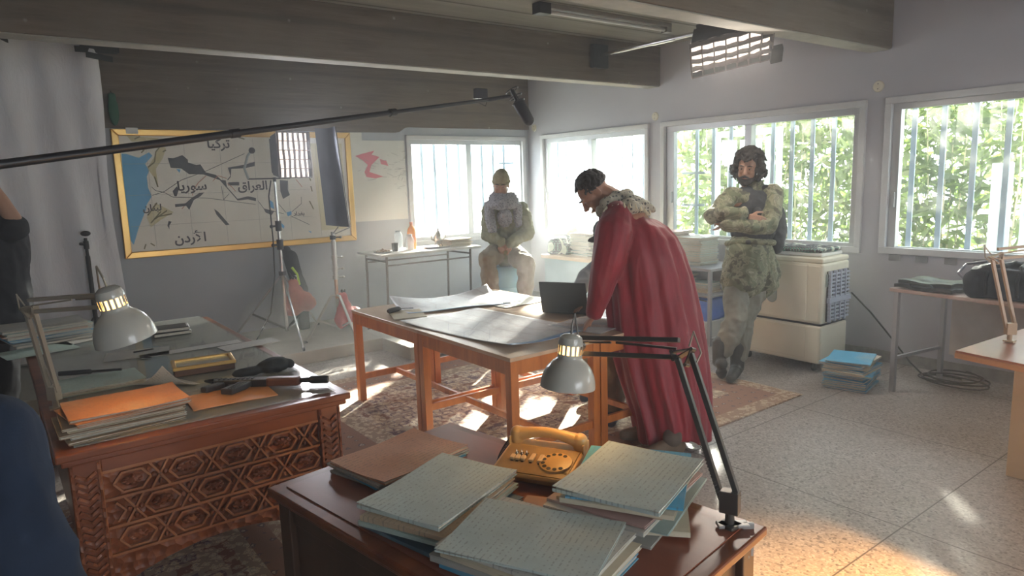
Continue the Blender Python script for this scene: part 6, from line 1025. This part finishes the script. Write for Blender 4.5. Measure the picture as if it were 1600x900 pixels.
# ---------------------------------------------------------------- the person in black at the left, holding the boom
t = thing('person', 'person in a black t-shirt at the left edge, bare arm raised to the boom', 'person', (-6.05, -1.75, .013)); P = V((-6.03, -2.02, 0)); dz = dep(P+V((0, 0, 1.2)))
def jk(px, py, d=0.): return at(px, py, dz+d)
che = jk(-22, 385); pel = jk(-12, 500); nk = jk(-30, 325); hd = jk(-34, 285, .02); Mk = frame_m(hd, (CR*.9+CU*.1-CF*.1), CU); ss = jk(8, 358, -.02); se = jk(14, 336, -.02); 
sh1 = jk(2, 352, -.05); eb = jk(22, 345, -.10); wu = jk(-30, 270, -.20); sh2 = jk(-50, 350, .05); 
b = MB(); add_head(b, Mk, 1.); limb(b, [nk, che], [.06, .07]); torso(b, pel, che, 1, CR-CF*.2); limb(b, [che, sh1, eb], [.07, .058, .046]); limb(b, [eb, jk(0, 312, -.14), wu], [.046, .042, .030]); limb(b, [che, sh2, jk(-70, 420, 0), jk(-50, 470, -.1)], [.07, .055, .042, .03]); gp_ = V((pel.x, pel.y, .10)); limb(b, [pel-CF*.09, V((pel.x, pel.y-.1, .5)), V((pel.x-.05, pel.y-.1, .08))], [.10, .06, .042]); limb(b, [pel+CF*.09, V((pel.x-.05, pel.y+.1, .5)), V((pel.x-.1, pel.y+.1, .08))], [.10, .06, .042]); hand(b, wu, CU+CR*.2, CR, 1, 1.0, .95); hand(b, jk(-50, 470, -.1), -CU, CR, 1, .5, .95); blob(b, 'body', mskin, t, .006, 2); hair(t, Mk, 1., 120)
mbt = noisy('black_tshirt', (.012, .013, .016), (.022, .023, .027), 8, .85); b = MB(); torso(b, pel, che, 1, CR-CF*.2, 1.08, .02); b.chain([jk(-14, 375), jk(-8, 430), jk(-4, 500)], [.19, .175, .185]); b.chain([che+V((0, 0, .05)), sh1, jk(20, 356, -.08)], [.10, .09, .082]); b.chain([che, sh2], [.10, .09]); b.ell(jk(0, 400), (.15, .14, .2)); blob(b, 'black_tshirt', mbt, t, .009, 2, .012, 9, 3)
b = MB(); b.chain([pel, V((pel.x, pel.y-.1, .5)), V((pel.x-.05, pel.y-.1, .12))], [.14, .09, .075]); b.chain([pel, V((pel.x-.05, pel.y+.1, .5)), V((pel.x-.1, pel.y+.1, .12))], [.14, .09, .075]); blob(b, 'black_trousers', mbt, t, .010, 2, .01, 9, 3)
for dy in (-.1, .1): shoe(t, V((pel.x-.05-.025*(dy > 0), pel.y+dy, .09)), V((pel.x+.12, pel.y+dy, .03)), mboot, 'shoe', 0, 1, .001)
# ---------------------------------------------------------------- the person in navy close to the camera
Dn = 1.25
def jn(px, py, d=0.): return at(px, py, Dn+d)
t = thing('person', 'person in a navy fleece seated very close at the lower left corner', 'person', (-6.35, -6.5, .0)); sh = jn(-20, 690); elb = jn(62, 960, .05); che = jn(-170, 760, .1); pel = jn(-170, 1150, .2); wr = jn(140, 1010, .35); nk = jn(-170, 640, .1); hd = jn(-175, 520, .12); Mn = frame_m(hd, CF*.9+CR*.3-CU*.2, CU)
sh2 = jn(-330, 740, .1); pel.z = max(pel.z, .56)
kn = V((pel.x+.30, pel.y+.38, .52)); kn2 = V((pel.x+.05, pel.y+.45, .52)); an = V((kn.x, kn.y+.05, .09)); an2 = V((kn2.x, kn2.y+.05, .09))
b = MB(); add_head(b, Mn, 1.); limb(b, [nk, che], [.06, .07]); torso(b, pel, che, 1, CF); limb(b, [che, sh, elb, wr], [.07, .055, .042, .03]); limb(b, [che, sh2, sh2+V((0, .1, -.28)), kn2+V((0, -.1, .12))], [.07, .055, .042, .03]); limb(b, [pel, kn, an], [.09, .06, .045]); limb(b, [pel, kn2, an2], [.09, .06, .045]); hand(b, wr, CF-CU*.3, -CU, 1, .5, .95); hand(b, kn2+V((0, -.1, .12)), CF, -CU, -1, .4, .95); blob(b, 'body', mskin, t, .007, 2); hair(t, Mn, 1., 120)
mnv = noisy('navy_fleece', (.010, .019, .042), (.016, .029, .060), 7, .95, bump=.3); b = MB(); torso(b, pel, che, 1, CF, 1.1, .03); b.chain([che, sh, elb], [.12, .088, .078]); b.chain([elb, wr], [.076, .05]); b.chain([che, sh2, sh2+V((0, .1, -.28))], [.12, .10, .08]); blob(b, 'navy_fleece', mnv, t, .009, 3, .016, 7, 3)
b = MB(); b.chain([pel, kn, an], [.13, .09, .07]); b.chain([pel, kn2, an2], [.13, .09, .07]); blob(b, 'dark_trousers', mdarkcloth, t, .010, 2); shoe(t, an, an+V((.03, .16, -.06)), mboot, 'shoe', 0, 1, .001); shoe(t, an2, an2+V((.03, .16, -.06)), mboot, 'shoe', 0, 1, .001)
t = thing('stool', 'low dark stool under the person in navy at the lower left corner', 'stool', (pel.x, pel.y, 0)); MB().lathe([(.0001, pel.z-.16), (.18, pel.z-.16), (.19, pel.z-.145), (.18, pel.z-.13), (.0001, pel.z-.13)], 28, Matrix.Translation((pel.x, pel.y, 0))).build('seat', mdk, t, smooth='auto')
for a in (.7, 2.3, 3.9, 5.5): MB().tube((pel.x+.13*cos(a), pel.y+.13*sin(a), pel.z-.155), (pel.x+.18*cos(a), pel.y+.18*sin(a), .003), .012).build('leg', mdk, t)
